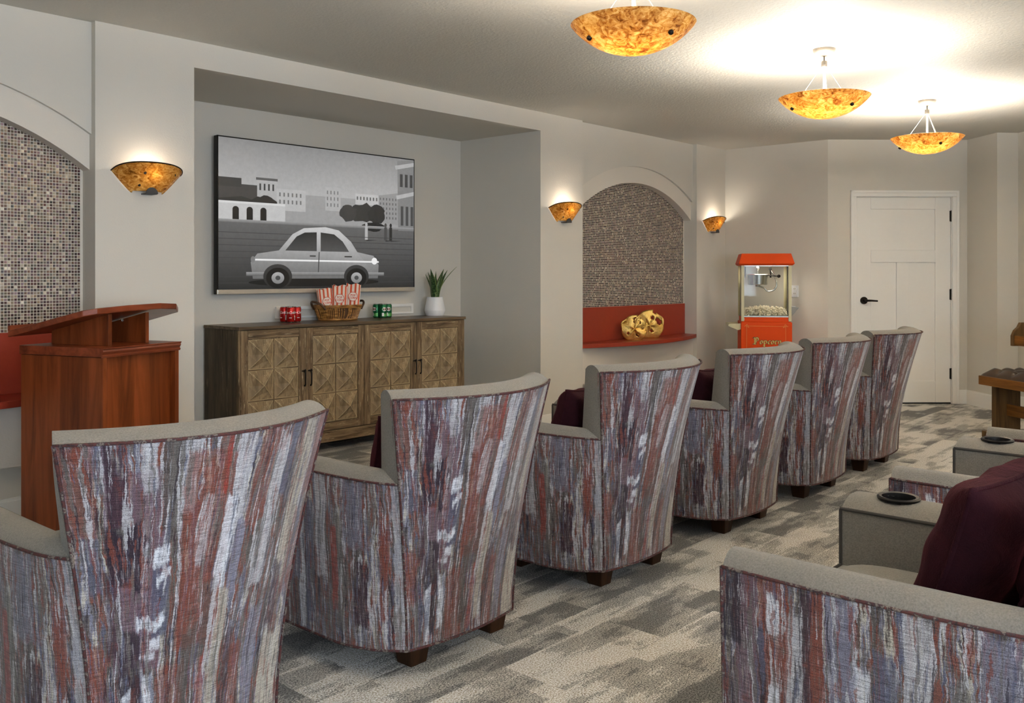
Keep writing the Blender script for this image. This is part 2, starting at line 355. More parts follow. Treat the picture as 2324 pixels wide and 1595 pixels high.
# ------------------------------------------------------------------ the room
CEIL = 2.593; W = 4.825
PX = [-.36, .236, 2.133, 2.692, 5.745, 6.308, 8.205, 8.79]       # edges of pillars and recesses along the screen wall
YN = 5.745; SOF = 2.443
m = MB(); m.add([(-2.6,-2.6,0), (11,-2.6,0), (11,6.1,0), (-2.6,6.1,0), (-2.6,-2.6,-.1), (11,-2.6,-.1), (11,6.1,-.1), (-2.6,6.1,-.1)], [(0,1,2,3), (7,6,5,4), (0,4,5,1), (1,5,6,2), (2,6,7,3), (3,7,4,0)])
struct(m.build('floor', M_carpet), 'grey and cream patchwork plank carpet floor', 'floor')
m = MB().box(-2.6, 11, -2.6, 6.1, CEIL, CEIL+.1)
struct(m.build('ceiling', M_ceil), 'pale textured ceiling with three bowl lamps hanging from it', 'ceiling')
# screen wall: four pillars, lintel over the screen recess, recess back
m = MB()
m.box(-2.6, PX[1], W, 5.3, 0, CEIL)
for a, b in ((2, 3), (4, 5), (6, 7)): m.box(PX[a], PX[b], W, YN+.1 if a != 6 else 5.3, 0, CEIL)
m.box(PX[3], PX[4], W, YN+.1, SOF, CEIL)
m.box(PX[3], PX[4], YN, YN+.1, 0, SOF)
wf = struct(m.build('wall_front', M_wall), 'pale greige screen wall with pillars and a deep recess', 'wall')
def arc(xa, xb, zs, za, n=28):
    h = (xb-xa)/2; r = za-zs; R = (h*h+r*r)/(2*r); c = (xa+xb)/2
    return [(c+h*(2*i/n-1), za-R+math.sqrt(R*R-(h*(2*i/n-1))**2)) for i in range(n+1)]
def arch_layer(name, xa, xb, zs, za, y0, y1, top, mat):
    m = MB(); A = arc(xa, xb, zs, za); n = len(A)
    for i in range(n-1):
        (x0, z0), (x1, z1) = A[i], A[i+1]
        m.add([(x0,y0,z0),(x1,y0,z1),(x1,y0,top),(x0,y0,top),(x0,y1,z0),(x1,y1,z1),(x1,y1,top),(x0,y1,top)], [(0,1,2,3),(7,6,5,4),(0,4,5,1)])
    m.add([(xa,y0,zs),(xa,y1,zs),(xa,y1,top),(xa,y0,top),(xb,y0,zs),(xb,y1,zs),(xb,y1,top),(xb,y0,top)], [(0,1,2,3),(4,5,6,7)])
    return m.build(name, mat, wf, fix=False)
YM = 4.975
TILEPAL = np.array([S(96,66,62)[:3], S(120,92,80)[:3], S(74,56,52)[:3], S(150,128,104)[:3], S(112,100,82)[:3], S(176,156,132)[:3], S(92,84,70)[:3], S(134,104,104)[:3], S(206,192,168)[:3], S(84,46,48)[:3]])
def mosaic(xa, xb):
    rng = np.random.default_rng(5); P = .0157; g = .0014; zb = .977
    A = arc(xa, xb, 1.82, 2.13, 200); ax = [a[0] for a in A]; az = [a[1] for a in A]
    V = []; F = []; Cc = []
    nx = int((xb-xa)/P); nz = int((2.15-zb)/P)
    for j in range(nz):
        for i in range(nx):
            x0 = xa+i*P+g; x1 = x0+P-2*g; z0 = zb+j*P+g; z1 = z0+P-2*g
            if z0 > np.interp((x0+x1)/2, ax, az): continue
            t1, t2, t3 = rng.uniform(-.0004, .0004, 3); b = len(V); e = .0008; yf = YM-.0018
            V += [(x0,YM,z0),(x1,YM,z0),(x1,YM,z1),(x0,YM,z1),(x0+e,yf+t1+t2,z0+e),(x1-e,yf-t1+t2,z0+e),(x1-e,yf-t1-t2,z1-e),(x0+e,yf+t1-t2,z1-e)]
            F += [(b+4,b+5,b+6,b+7),(b,b+1,b+5,b+4),(b+1,b+2,b+6,b+5),(b+2,b+3,b+7,b+6),(b+3,b,b+4,b+7)]
            c = TILEPAL[rng.choice(10, p=[.14,.14,.13,.12,.11,.1,.1,.08,.04,.04])]*rng.uniform(.6, 1.15); Cc.append((*np.clip(c, 0, 1), 1))
    me = bpy.data.meshes.new('mosaic_tile'); me.from_pydata(V, [], F)
    at = me.color_attributes.new('Col', 'FLOAT_COLOR', 'POINT'); at.data.foreach_set('color', np.repeat(np.array(Cc, dtype=np.float32), 8, axis=0).ravel())
    me.materials.append(M_mos); o = obj('mosaic_tile', me, wf); o['kind'] = 'stuff'; o['label'] = 'small iridescent brown glass mosaic tiles'
for xa, xb in ((PX[1], PX[2]), (PX[5], PX[6])):
    arch_layer('arch_panel', xa, xb, 2.006, 2.281, W+.045, 5.2, CEIL, M_wall)
    arch_layer('arch_band', xa, xb, 1.82, 2.13, W+.068, 5.19, 2.32, M_band)
    MB().box(xa, xb, YM, 5.2, 0, 2.3).build('recess_back', M_grout, wf)
    mosaic(xa, xb)
    MB().box(xa, xb, W+.046, YM, .317, .634).build('apron_panel', M_band, wf)
    MB().box(xa, xb, YM-.006, YM, 0, .317).build('recess_lower_wall', M_wall, wf)
    m = MB().box(xa, xb, YM-.022, YM-.006, 0, .13); m.box(xa, xb, YM-.016, YM-.006, .13, .145); m.build('recess_baseboard', M_white, wf)
def shelf(xa, xb, label):
    r = thing('niche_shelf', ((xa+xb)/2, W, 0), 0, label, 'shelf', 'red shelves in the arched niches'); h = (xb-xa)/2-.002
    m = MB(); n = 24; pts = [(-h, YM-W)]; 
    for i in range(n+1):
        a = 2*i/n-1; pts.append((h*a, -.19*(1-a*a)))
    pts.append((h, YM-W))
    m.prism(pts, lambda x, y: (x, y, .634), lambda x, y: (x, y, .669)); m.build('shelf_board', M_red, r, bevel=.004)
    MB().box(-h, h, YM-W-.014, YM-W-.001, .669, .977).build('backsplash', M_red, r, bevel=.002)
shelf(PX[1], PX[2], 'red lacquered shelf and backsplash behind the lectern')
shelf(PX[5], PX[6], 'red bowed shelf holding two gold discs under the mosaic')
# right end of the room
A = Vector((8.79, 3.707)); B = Vector((9.731, 2.698)); Cc_ = Vector((9.409, 2.349)); D = Vector((9.565, 2.209)); E_ = Vector((8.75, 1.33))
def wall_seg(name, pts, label, thick=.1, mat=M_wall, z0=0, z1=CEIL, kind=True):
    m = MB()
    for p, q in zip(pts[:-1], pts[1:]):
        d = (q-p).normalized(); n = Vector((-d.y, d.x))*thick       # n points outwards (left of travel)
        m.prism([tuple(p), tuple(q), tuple(q+n), tuple(p+n)], lambda x, y: (x, y, z0), lambda x, y: (x, y, z1))
    o = m.build(name, mat)
    return struct(o, label, 'wall')
V2 = lambda x, y: Vector((x, y))
wall_seg('wall_right', [A, V2(8.79, W)][::-1] if False else [A, V2(8.79, W+.3)], 'short greige end wall behind the popcorn cart', -.1)
LD = (B-A).length; dd = (B-A).normalized(); nn = Vector((dd.y, -dd.x)) * -1   # into the wall
if nn.dot(A) < 0: nn = -nn
s0, s1, dh = .2055*LD, .8886*LD, 2.031
Mdoor = Matrix(((dd.x, nn.x, 0, A.x), (dd.y, nn.y, 0, A.y), (0, 0, 1, 0), (0, 0, 0, 1)))   # local x along the wall, y into the wall
m = MB(); m.box(0, s0-.01, 0, .12, 0, CEIL); m.box(s1+.01, LD, 0, .12, 0, CEIL); m.box(s0-.01, s1+.01, 0, .12, dh+.01, CEIL); m.xf(Mdoor)
struct(m.build('wall_door', M_wall), 'angled greige wall around the white door', 'wall')
dr = bpy.data.objects.new('door_1', None); COL.objects.link(dr); dr.matrix_world = Mdoor
struct(dr, 'white three-panel door with dark lever handle', 'door')
m = MB(); st = .108/.943*(s1-s0)
xs = [s0, .3129*LD, .4993*LD, .5878*LD, .7777*LD, s1]
m.box(s0, s1, .035, .06, .012, dh)                                   # recessed panel plane
m.box(s0, xs[1], .02, .036, .012, dh); m.box(xs[4], s1, .02, .036, .012, dh)
m.box(xs[1], xs[4], .02, .036, 1.914, dh); m.box(xs[1], xs[4], .02, .036, 1.391, 1.512); m.box(xs[1], xs[4], .02, .036, .012, .223); m.box(xs[2], xs[3], .02, .036, .223, 1.391)
m.build('door_leaf', M_white, dr, bevel=.003)
m = MB(); cw = .0377*LD
for (a, b, z0, z1) in ((s0-.012-cw, s0-.004, 0, dh+.004), (s1+.004, s1+.012+cw, 0, dh+.004), (s0-.012-cw, s1+.012+cw, dh+.004, 2.095)):
    m.box(a, b, -.018, .0, z0, z1)
for (a, b, z0, z1) in ((s0-.012-cw, s0-.012-cw*.55, 0, 2.095), (s1+.012+cw*.55, s1+.012+cw, 0, 2.095), (s0-.012-cw, s1+.012+cw, 2.07, 2.095)):
    m.box(a, b, -.028, -.016, z0, z1)
m.box(s0-.012, s0-.001, 0, .06, 0, dh+.004); m.box(s1+.001, s1+.012, 0, .06, 0, dh+.004)
m.box(s0-.001, s1+.001, 0, .08, dh-.002, dh+.012); m.build('door_casing', M_white, dr, bevel=.004)
m = MB(); m.tube([(.2623*LD, .02, 1.016), (.2623*LD, .008, 1.016)], .036, 24); m.tube([(.2623*LD, .01, 1.016), (.2623*LD, -.035, 1.016)], .011, 12)
m.tube([(.2623*LD, -.035, 1.016), (.2623*LD+.05, -.038, 1.016), (.2623*LD+.115, -.036, 1.012)], [.012, .010, .008], 10)
m.build('lever_handle', M_bronze, dr, 40)['label'] = 'dark bronze lever handle'
for z in (1.846, 1.075, .296):
    m = MB(); m.tube([(s1+.004, .012, z-.055), (s1+.004, .012, z+.055)], .009, 10); m.box(s1-.012, s1+.006, .014, .022, z-.052, z+.052); m.build('hinge', M_bronze, dr)
MB().box(s0, s1, .02, .1, 0, .01).build('threshold', M_black, dr)
wall_seg('wall_corner', [B, Cc_, D, E_], 'zigzag greige corner wall right of the door', .1)
bpy.data.objects['wall_corner'].data.flip_normals
wall_seg('wall_side', [E_, V2(8.75, -2.6)], 'greige side wall beyond the second row of seats', .1)
m = MB()
def base_run(pts, name, label):
    m = MB()
    for p, q in zip(pts[:-1], pts[1:]):
        d = (q-p).normalized(); n = Vector((d.y, -d.x))
        for t0, z0, z1 in ((.016, 0, .125), (.010, .125, .14)):
            a, b = p, q
            m.prism([tuple(a-d*.0), tuple(b+d*.0), tuple(b+n*t0), tuple(a+n*t0)], lambda x, y: (x, y, z0), lambda x, y: (x, y, z1))
    struct(m.build(name, M_white), label, 'baseboard')
base_run([A+dd*(s1+.014+cw), B, Cc_, D, E_], 'baseboard_right', 'white baseboard right of the door')
base_run([V2(8.79, W), A, A+dd*(s0-.014-cw)], 'baseboard_end', 'white baseboard of the end wall behind the popcorn cart')
m = MB()
def bb(x0, x1, y0, y1):
    m.box(x0, x1, y0, y1, 0, .125)
for a, b in ((0, 1), (2, 3), (4, 5), (6, 7)): bb(PX[a] if a else -2.6, PX[b], W-.016, W)
bb(PX[3], PX[3]+.016, W, YN); bb(PX[4]-.016, PX[4], W, YN); bb(PX[3], PX[4], YN-.016, YN)
struct(m.build('baseboard_front', M_white, bevel=.004), 'white baseboard along the screen wall pillars', 'baseboard')
m = MB().box(-2.7, -2.6, -2.6, 5.3, 0, CEIL); struct(m.build('wall_left', M_wall), 'greige wall on the left out of view', 'wall')
# rear wall with three windows
m = MB(); xs_ = [-2.7, -1.8, -.2, .8, 2.4, 3.4, 5.0, 8.85]
for i in range(0, 8, 2): m.box(xs_[i], xs_[i+1], -2.7, -2.6, 0, CEIL)
for i in (1, 3, 5): m.box(xs_[i], xs_[i+1], -2.7, -2.6, 0, .75); m.box(xs_[i], xs_[i+1], -2.7, -2.6, 2.25, CEIL)
struct(m.build('wall_rear', M_wall), 'greige rear wall with three windows behind the seats', 'wall')
for k, i in enumerate((1, 3, 5)):
    x0, x1 = xs_[i], xs_[i+1]; m = MB()
    for a, b, c, d in ((x0, x0+.06, .75, 2.25), (x1-.06, x1, .75, 2.25), (x0, x1, .75, .81), (x0, x1, 2.19, 2.25), ((x0+x1)/2-.02, (x0+x1)/2+.02, .75, 2.25)): m.box(a, b, -2.7, -2.6, c, d)
    wnd = struct(m.build('window_%d' % (k+1), M_white), 'white framed window in the rear wall, out of view', 'window')
    MB().box(x0+.05, x1-.05, -2.66, -2.655, .8, 2.2).build('pane', M_glass, wnd)

# ------------------------------------------------------------------ armchairs
HT = .895; HB = .10
def qz(z): return (z-HB)/(HT-HB)
def bw(q): return .245+.118*max(q, 0)**1.5
def byc(q): return -.185*max(q, 0)**1.35
def bsag(q): return .03+.115*max(q, 0)**1.2
def back_o(u, q, off=0):                                  # outer face of the back: u -1..1, q 0..1
    return Vector((bw(q)*u, byc(q)+bsag(q)*u*u+off, HB+q*(HT-HB)))
def smooth_path(P, n):
    P = [Vector(p) for p in P]; out = []
    Q = [P[0]*2-P[1]]+P+[P[-1]*2-P[-2]]
    for i in range(1, len(Q)-2):
        for k in range(n):
            t = k/n; a, b, c, d = Q[i-1:i+3]
            out.append(.5*((2*b)+(c-a)*t+(2*a-5*b+4*c-d)*t*t+(3*b-a-3*c+d)*t**3))
    out.append(P[-1]); return out
def arm_path(side, z):
    q = qz(z); c = back_o(side, q); k = (z-HB)/.54; xo = (.345+.02*k) if side < 0 else (.475+.015*k); f = side
    if side < 0: P = [(c.x, c.y), (c.x+f*(xo-abs(c.x))*.60, c.y+.085), (f*xo*.985, .22), (f*xo, .36), (f*xo, .54), (f*(xo-.012), .73)]
    else: P = [(c.x, c.y), (c.x+.018, c.y+.12), (c.x+(xo-c.x)*.45, .29), (xo*.965, .43), (xo, .57), (xo-.006, .73)]
    return smooth_path([Vector((a, b, 0)) for a, b in P], 6 if side < 0 else 15)
ARM_Z = .632
def make_chair():
    r = thing('armchair', (0,0,0), 0, '', 'armchair', 'theater armchairs')
    # patterned outer back
    m = MB(); m.grid(lambda a, b: back_o(2*a-1, b), 28, 28, lambda a, b: (a, b))
    m.grid(lambda a, b: back_o(2*a-1, b, .012), 28, 28, lambda a, b: (a, b), True)
    m.build('back_panel', M_fab, r, 60, fix=False)
    # grey inner back, top and wings
    def inn(a, b):
        u = 2*a-1; q = b; th = .125+.035*(1-q)
        p = back_o(u, q, 0); n = back_o(u*.9, q, th); n.z = p.z+.004*math.sin(PI*a); return n
    m = MB(); N = 26; v0 = .0
    prof = []
    def shell(a, b):                                      # b 0..1 walks: outer top edge -> over the top -> down the inside
        u = 2*a-1
        if b < .25:
            k = b/.25; o = back_o(u, 1, .004); i = inn(a, 1); p = o.lerp(i, k); p.z += .022*math.sin(PI*k)**.7+.006*k; return p
        k = (b-.25)/.75; q = 1-k*.62; p = inn(a, q); p.y += .018*math.sin(PI*k)*(1-abs(u)**3)
        if k == 0: p.z += .006
        return p
    m.grid(shell, N, 32)
    for sgn in (-1, 1):
        def wing(a, b, s=sgn):
            q = .38+.62*b; o = back_o(s, q, .004); i = inn((s+1)/2, q); p = o.lerp(i, a); p.x += s*.010*math.sin(PI*a)*(1-b**8); p.z += (.006*a+.022*math.sin(PI*a)**.7) * (b**12); return p
        m.grid(wing, 6, 22)
    m.build('back_cushion', M_grey, r, 50)
    # piping round the back panel
    e = [back_o(-1, i/24) for i in range(25)]+[back_o(-1+2*i/24, 1) for i in range(1, 25)]+[back_o(1, 1-i/24) for i in range(1, 25)]
    e = [p+Vector((0, -.002, .002)) for p in e]
    m = MB().tube(e, .004, 6); m.build('back_piping', M_pipe, r, 60)
    hem = [back_o(-1+2*i/20, 0)+Vector((0, -.001, 0)) for i in range(21)]
    for side in (-1, 1):
        nz = 10; zs = [HB+(ARM_Z-HB)*j/nz for j in range(nz+1)]; paths = [arm_path(side, z) for z in zs]; n = len(paths[0])-1
        L = [0]
        for i in range(n): L.append(L[-1]+(paths[5][i+1]-paths[5][i]).length)
        fn = lambda a, b, off=0: Vector((paths[round(b*nz)][round(a*n)].x-side*off, paths[round(b*nz)][round(a*n)].y, zs[round(b*nz)]))
        uvf = lambda a, b: (1.35+L[round(a*n)]/.68, (zs[round(b*nz)]-HB)/.8)
        m = MB(); m.grid(fn, n, nz, uvf); m.grid(lambda a, b: fn(a, b, .008), n, nz, uvf, True)
        m.build('arm_panel', M_fab, r, 60, fix=False)
        wid = .115 if side < 0 else .215
        # grey arm: crowned top, inner face, front
        def inner(i, z):
            p = arm_path(side, z)[i]; xi = .253 if side < 0 else .295; k = min(1, i/(n*.35))
            return Vector((side*min(xi, abs(p.x)-.035), p.y+.07*(1-k), z))
        tp = paths[-1]
        def prof(a, b):
            i = round(a*n); o = Vector((tp[i].x-side*.004, tp[i].y, ARM_Z)); q = inner(i, ARM_Z)
            if b <= .5:
                k = b/.5; p = o.lerp(q, k); p.z += .032*(1-abs(2*k-1)**2.6); return p
            k = (b-.5)/.5; return Vector((q.x, q.y, ARM_Z-k*(ARM_Z-HB)))
        m = MB(); NB = 20 if side < 0 else 44; m.grid(prof, n, NB)
        if side > 0: m.f = [f for f in m.f if (sum((Vector(m.v[i]) for i in f), Vector())/4-Vector((.388, .61, ARM_Z+.03))).length > .042 or m.v[f[0]][2] < ARM_Z]; m.mi = [0]*len(m.f)
        # front cap
        fr = [prof(1, j/NB) for j in range(NB+1)]+[Vector((tp[n].x-side*.004, tp[n].y, HB))]
        m.add(fr, [tuple(range(len(fr)))])
        m.build('arm_pad' if side < 0 else 'cup_arm', M_grey, r, 40, fix=True)
        e = [Vector((p.x, p.y, ARM_Z)) for p in tp]+[Vector((paths[j][n].x, paths[j][n].y+.001, zs[j])) for j in range(nz, -1, -1)]
        MB().tube(e, .004, 6).build('arm_piping', M_pipe, r, 60)
        e = [Vector((inner(i, ARM_Z).x, tp[i].y, ARM_Z+.004)) for i in range(int(n*.4), n+1)]+[Vector((inner(n, ARM_Z).x, tp[n].y+.001, ARM_Z-k*.04)) for k in range(8)]
        MB().tube(e, .005, 6).build('inner_piping', M_dpipe, r, 60)
        low = [Vector((p.x, p.y, HB)) for p in paths[0]]
        hem = hem+low[1:] if side > 0 else low[::-1]+hem[1:]
    MB().tube(hem, .0045, 6).build('hem_piping', M_pipe, r, 60)
    cx, cy = .388, .61
    m = MB(); m.lathe([(.053, .0), (.055, .006), (.051, .010), (.043, .008), (.041, -.002), (.038, -.06), (0.001, -.06)], 32, (cx, cy, ARM_Z+.031)); m.build('cup_holder', M_black, r, 40)['label'] = 'round dark cup holder'
    # seat
    m = MB()
    def seat(a, b):
        x = -.252+.546*a; y = .06+.665*b; k = (1-abs(2*a-1)**5)*(1-abs(2*b-1)**6); return Vector((x, y, .485+.055*k))
    m.grid(seat, 20, 24); m.grid(lambda a, b: Vector((-.252+.546*a, .06+.665*b, .36)), 4, 4, None, True)
    ed = lambda f, z: [Vector((f(i/20).x, f(i/20).y, z)) for i in range(21)]
    m.grid(lambda a, b: Vector((-.252+.546*a,   .725+.012*math.sin(PI*b), .485-.125*b)), 20, 4)
    m.build('seat_cushion', M_grey, r, 50)
    MB().tube([(-.25, .73, .485), (.293, .73, .485)], .005, 6).build('seat_piping', M_dpipe, r)
    m = MB(); m.grid(lambda a, b: Vector((-.26+.52*a, .705, HB+.26*b)), 6, 4, lambda a, b: (.2+.6*a, .3*b)); m.box(-.26, .26, .06, .703, HB+.002, .36); m.build('front_rail', M_fab, r)
    for (x, y) in ((-.125, .14), (.25, .14), (-.15, .55), (.34, .60)):
        m = MB(); m.frustum(x, y, 0, HB+.004, .034, .034, .048, .048); m.build('chair_leg', M_leg, r, bevel=.003)
    return r
proto = make_chair()
def pillow_mesh(w=.43, t=.17):
    def f(sg):
        def g(a, b):
            x = 2*a-1; y = 2*b-1; e = (1-x**4)*(1-y**4); pin = 1-.10*(1-abs(x)**2)*abs(y)**6; pin2 = 1-.10*(1-abs(y)**2)*abs(x)**6
            wr = .010*math.sin(9*x+4*y+sg)*math.sin(5*y-3*x)
            return Vector((x*w/2*pin2, sg*(t/2*max(e, 0)**.55+wr*(e**.5 if e > 0 else 0)), y*w/2*pin))
        return g
    m = MB(); m.grid(f(1), 22, 22); m.grid(f(-1), 22, 22, None, True)
    edge = []
    g = f(1)
    for k in range(22): edge.append(g(k/22, 0))
    for k in range(22): edge.append(g(1, k/22))
    for k in range(22): edge.append(g(1-k/22, 1))
    for k in range(22): edge.append(g(0, 1-k/22))
    p = MB().tube([(e.x, 0, e.z) for e in edge], .006, 6, True)
    return m.mesh('pillow_cover', M_velvet, 60), p.mesh('pillow_piping', M_velvet, 60)
PM, PP = pillow_mesh()
chairs = [  # x, y of the back's hem, turn, label, pillow
 (1.185, 2.105, 0, 'patterned armchair nearest the lectern, leftmost of the front row', None),
 (2.155, 2.115, 0, 'patterned armchair of the front row, second from the lectern, in front of the sideboard', (-.02, 0, 'dark plum velvet pillow on the second armchair from the lectern')),
 (3.185, 2.115, 0, 'patterned armchair of the front row, third from the lectern, in front of the red shelf', (-.10, 0, 'dark plum velvet pillow on the third armchair from the lectern')),
 (4.205, 2.12, 0, 'patterned armchair of the front row in front of the popcorn cart', (-.06, 0, 'dark plum velvet pillow on the armchair before the popcorn cart')),
 (5.150, 2.14, 0, 'patterned armchair of the front row, second from the white door', (-.02, 0, 'dark plum velvet pillow on the second armchair from the door')),
 (6.085, 2.16, 0, 'patterned armchair of the front row farthest from the lectern, nearest the white door', None),
 (2.150, .265, 0, 'patterned armchair nearest the camera in the second row, arm and seat showing', None),
 (3.280, .305, 0, 'middle armchair of the second row with cup holder arm', None),
 (4.290, .295, 0, 'second-row armchair nearest the wooden bench, only an arm in view', None)]
for i, (x, y, rz, lab, pil) in enumerate(chairs):
    o = proto if i == 0 else copy_tree(proto)
    o.location = (x, y, 0); o.rotation_euler.z = math.radians(rz); o['label'] = lab
    if pil:
        front = y > 1
        p = thing('throw_pillow', (x+pil[0], y+(.255 if front else .30), .635 if front else .735), 0, pil[2], 'pillow', 'plum velvet pillows')
        p.rotation_euler = (math.radians(15), 0, math.radians(4*(-1)**i))
        if front: p.scale = (.80, .9, .80)
        obj('pillow_cover', PM, p); obj('pillow_piping', PP, p)

for (loc, rot, sc, lab) in (((2.21, .56, .67), (22, -6, -14), .96, 'large dark plum pillow in front on the nearest second-row armchair'), ((2.33, .395, .69), (20, 22, -4), .90, 'plum velvet pillow leaning behind another on the nearest second-row armchair')):
    p = thing('throw_pillow', loc, 0, lab, 'pillow', 'plum velvet pillows'); p.rotation_euler = [math.radians(q) for q in rot]; p.scale = (sc,)*3
    obj('pillow_cover', PM, p); obj('pillow_piping', PP, p)

# ------------------------------------------------------------------ bowl pendants
def make_pendant():
    r = thing('bowl_pendant', (0,0,0), 0, '', 'ceiling lamp', 'amber glass bowl pendants')
    RR = .258; zr = -.286; dp = .122
    m = MB().lathe([(.0, 0), (.066, 0), (.066, -.010), (.058, -.024), (.036, -.036), (.012, -.042), (.001, -.042)], 32); m.build('canopy', M_canopy, r, 40)
    m = MB().lathe([(.006, -.04), (.006, -.07), (.016, -.07), (.017, -.072), (.017, -.102), (.015, -.106), (.001, -.106)], 20); m.build('coupling', M_canopy, r, 40)
    MB().tube([(0, 0, -.10), (0, 0, zr-.07)], .006, 12).build('rod', M_plwhite, r, 40)
    prof = []; n = 22
    for i in range(n+1):
        a = i/n; SR = (RR*RR+dp*dp)/(2*dp); an = a*math.asin(RR/SR); prof.append((max(SR*math.sin(an), .0005), zr-dp+SR*(1-math.cos(an))))
    inner = [(max(p[0]-.004, .0004), p[1]+.005) for p in prof][::-1]
    m = MB().lathe(prof+[(RR+.002, zr+.003)]+inner, 64); m.build('glass_bowl', M_bowl, r, 50)
    for k in range(3):
        a = 2*PI*k/3+.35; c, s = math.cos(a), math.sin(a)
        MB().tube([(.012*c, .012*s, -.10), (.18*c, .18*s, zr-.052)], .0012, 6).build('wire', M_nickel, r)
        m = MB(); m.lathe([(.0005, -.012), (.008, -.012), (.011, -.008), (.011, .004)], 14)
        nrm = Vector((c*.55, s*.55, -.83)).normalized(); Mx = Vector((0, 0, -1)).rotation_difference(nrm).to_matrix().to_4x4(); Mx.translation = Vector((.19*c, .19*s, zr-.063)); m.xf(Mx)
        m.build('stud', M_bronze, r, 40)
    return r
pend = make_pendant()
for i, (x, y, rz, lab) in enumerate([(3.195, 2.18, .1, 'amber glass bowl pendant nearest the camera, glowing brightest'), (5.258, 2.24, 2.0, 'middle amber glass bowl pendant of the three'), (7.32, 2.313, 1.5, 'farthest amber glass bowl pendant, nearest the door'),
      (1.13, 2.12, .9, 'added bowl pendant, unseen, lighting the lectern side of the front row'), (1.13, -.9, .2, 'added bowl pendant, unseen, lighting the room from above the second row, first'), (3.195, -.9, .2, 'added bowl pendant, unseen, lighting the room from above the second row, second'), (5.258, -.9, .2, 'added bowl pendant, unseen, lighting the far half from above the second row, third'), (7.32, -.9, .2, 'added bowl pendant, unseen, lighting the far half from above the second row, fourth')]):  # the bowls out of view are added for more light in the room
    o = pend if i == 0 else copy_tree(pend)
    o.location = (x, y, CEIL); o.rotation_euler.z = rz; o['label'] = lab
    l = bpy.data.lights.new('pendant_bulb', 'POINT'); l.energy = BULB; l.color = WARM; l.shadow_soft_size = .05
    lo = bpy.data.objects.new('pendant_bulb', l); COL.objects.link(lo); lo.parent = o; lo.location = (0, 0, -.325)

# ------------------------------------------------------------------ wall sconces
def make_sconce():
    r = thing('wall_sconce', (0,0,0), 0, '', 'wall lamp', 'amber glass wall sconces')
    def sh(a, b, k=0):                                     # a 0..1 round, b 0..1 up
        t = (2*a-1)*PI/2*.995; wv = .088+.108*b**.9-k; dv = .050+.060*b-k
        z = -.085+.165*b - .05*b*abs(2*a-1)**2.2 + .018*(1-b)*(abs(2*a-1)**2 - .2*abs(2*a-1)) - (.010*(1-b) if abs(2*a-1) > .93 else 0)
        z += .016*(1-b)*(1-abs(2*a-1)**1.5)
        return Vector((wv*math.sin(t), -dv*max(math.cos(t), 0)**.8 - .0008, z))
    m = MB(); m.grid(sh, 36, 14); m.grid(lambda a, b: sh(a, b, .004), 36, 14, None, True); m.build('glass_shade', M_scon, r, 60)
    MB().tube([sh(i/36, 1) for i in range(37)], .0035, 6).build('rim', M_bronze, r, 60)
    m = MB(); pts = [(.034*math.cos(PI*i/12), .034*math.sin(PI*i/12)) for i in range(13)]
    m.prism(pts, lambda x, z: (x, -.066, z-.085), lambda x, z: (x, -.062, z-.085)); m.box(-.03, .03, -.066, -.0, -.088, -.083); m.build('clip', M_canopy, r)
    for a, b in ((.40, .62), (.30, .2), (.80, .72)):
        p = sh(a, b); m = MB().lathe([(.001, -.003), (.007, -.002), (.008, .002)], 12); n = Vector((p.x*1.0, p.y*1.4, 0)).normalized()
        Mx = Vector((0, 0, -1)).rotation_difference(n).to_matrix().to_4x4(); Mx.translation = p; m.xf(Mx); m.build('stud', M_bronze, r)
    m = MB(); pts = [(.082*math.cos(PI+PI*i/16), .044*math.sin(PI+PI*i/16)) for i in range(17)]; m.prism(pts, lambda x, y: (x, y-.004, -.066), lambda x, y: (x, y-.004, -.062)); m.build('added_baffle', M_canopy, r)  # added plate, holds back light that would spill out of the open bottom
    m = MB().box(-.05, .05, -.012, 0, -.05, .03); m.build('back_plate', M_nickel, r)
    return r
sc0 = make_sconce()
for i, (x, lab) in enumerate([(2.41, 'amber wall sconce on the pillar left of the screen, the largest'), (6.04, 'amber wall sconce on the pillar between the screen and the red shelf'), (8.515, 'amber wall sconce on the pillar nearest the popcorn cart')]):
    o = sc0 if i == 0 else copy_tree(sc0)
    o.location = (x, W, 1.79); o['label'] = lab
    l = bpy.data.lights.new('sconce_bulb', 'POINT'); l.energy = SCONCE; l.color = (1, .92, .8); l.shadow_soft_size = .045
    lo = bpy.data.objects.new('sconce_bulb', l); COL.objects.link(lo); lo.parent = o; lo.location = (0, -.05, .035)

# ------------------------------------------------------------------ television
tx0, tx1, tz0, tz1, ty = 3.324, 5.118, 1.134, 2.217, 5.655
tv = thing('television', ((tx0+tx1)/2, ty, tz0), 0, 'large wall-mounted flat television showing a black and white picture', 'television')
TW, TH = tx1-tx0, tz1-tz0
MB().box(-TW/2, TW/2, .004, .045, 0, TH).build('housing', M_black, tv, bevel=.003)
MB().box(-TW/2+.25, TW/2-.25, .045, YN-ty, .2, TH-.25).build('wall_mount', M_black, tv)
m = MB().box(-TW/2, TW/2, -.006, .02, 0, .033); m.build('bottom_bezel', M_nickel, tv, bevel=.003)
m = MB()
for a, b, c, d in ((-TW/2, -TW/2+.008, .033, TH), (TW/2-.008, TW/2, .033, TH), (-TW/2, TW/2, TH-.008, TH)): m.box(a, b, -.002, .01, c, d)
m.build('bezel', M_black, tv)
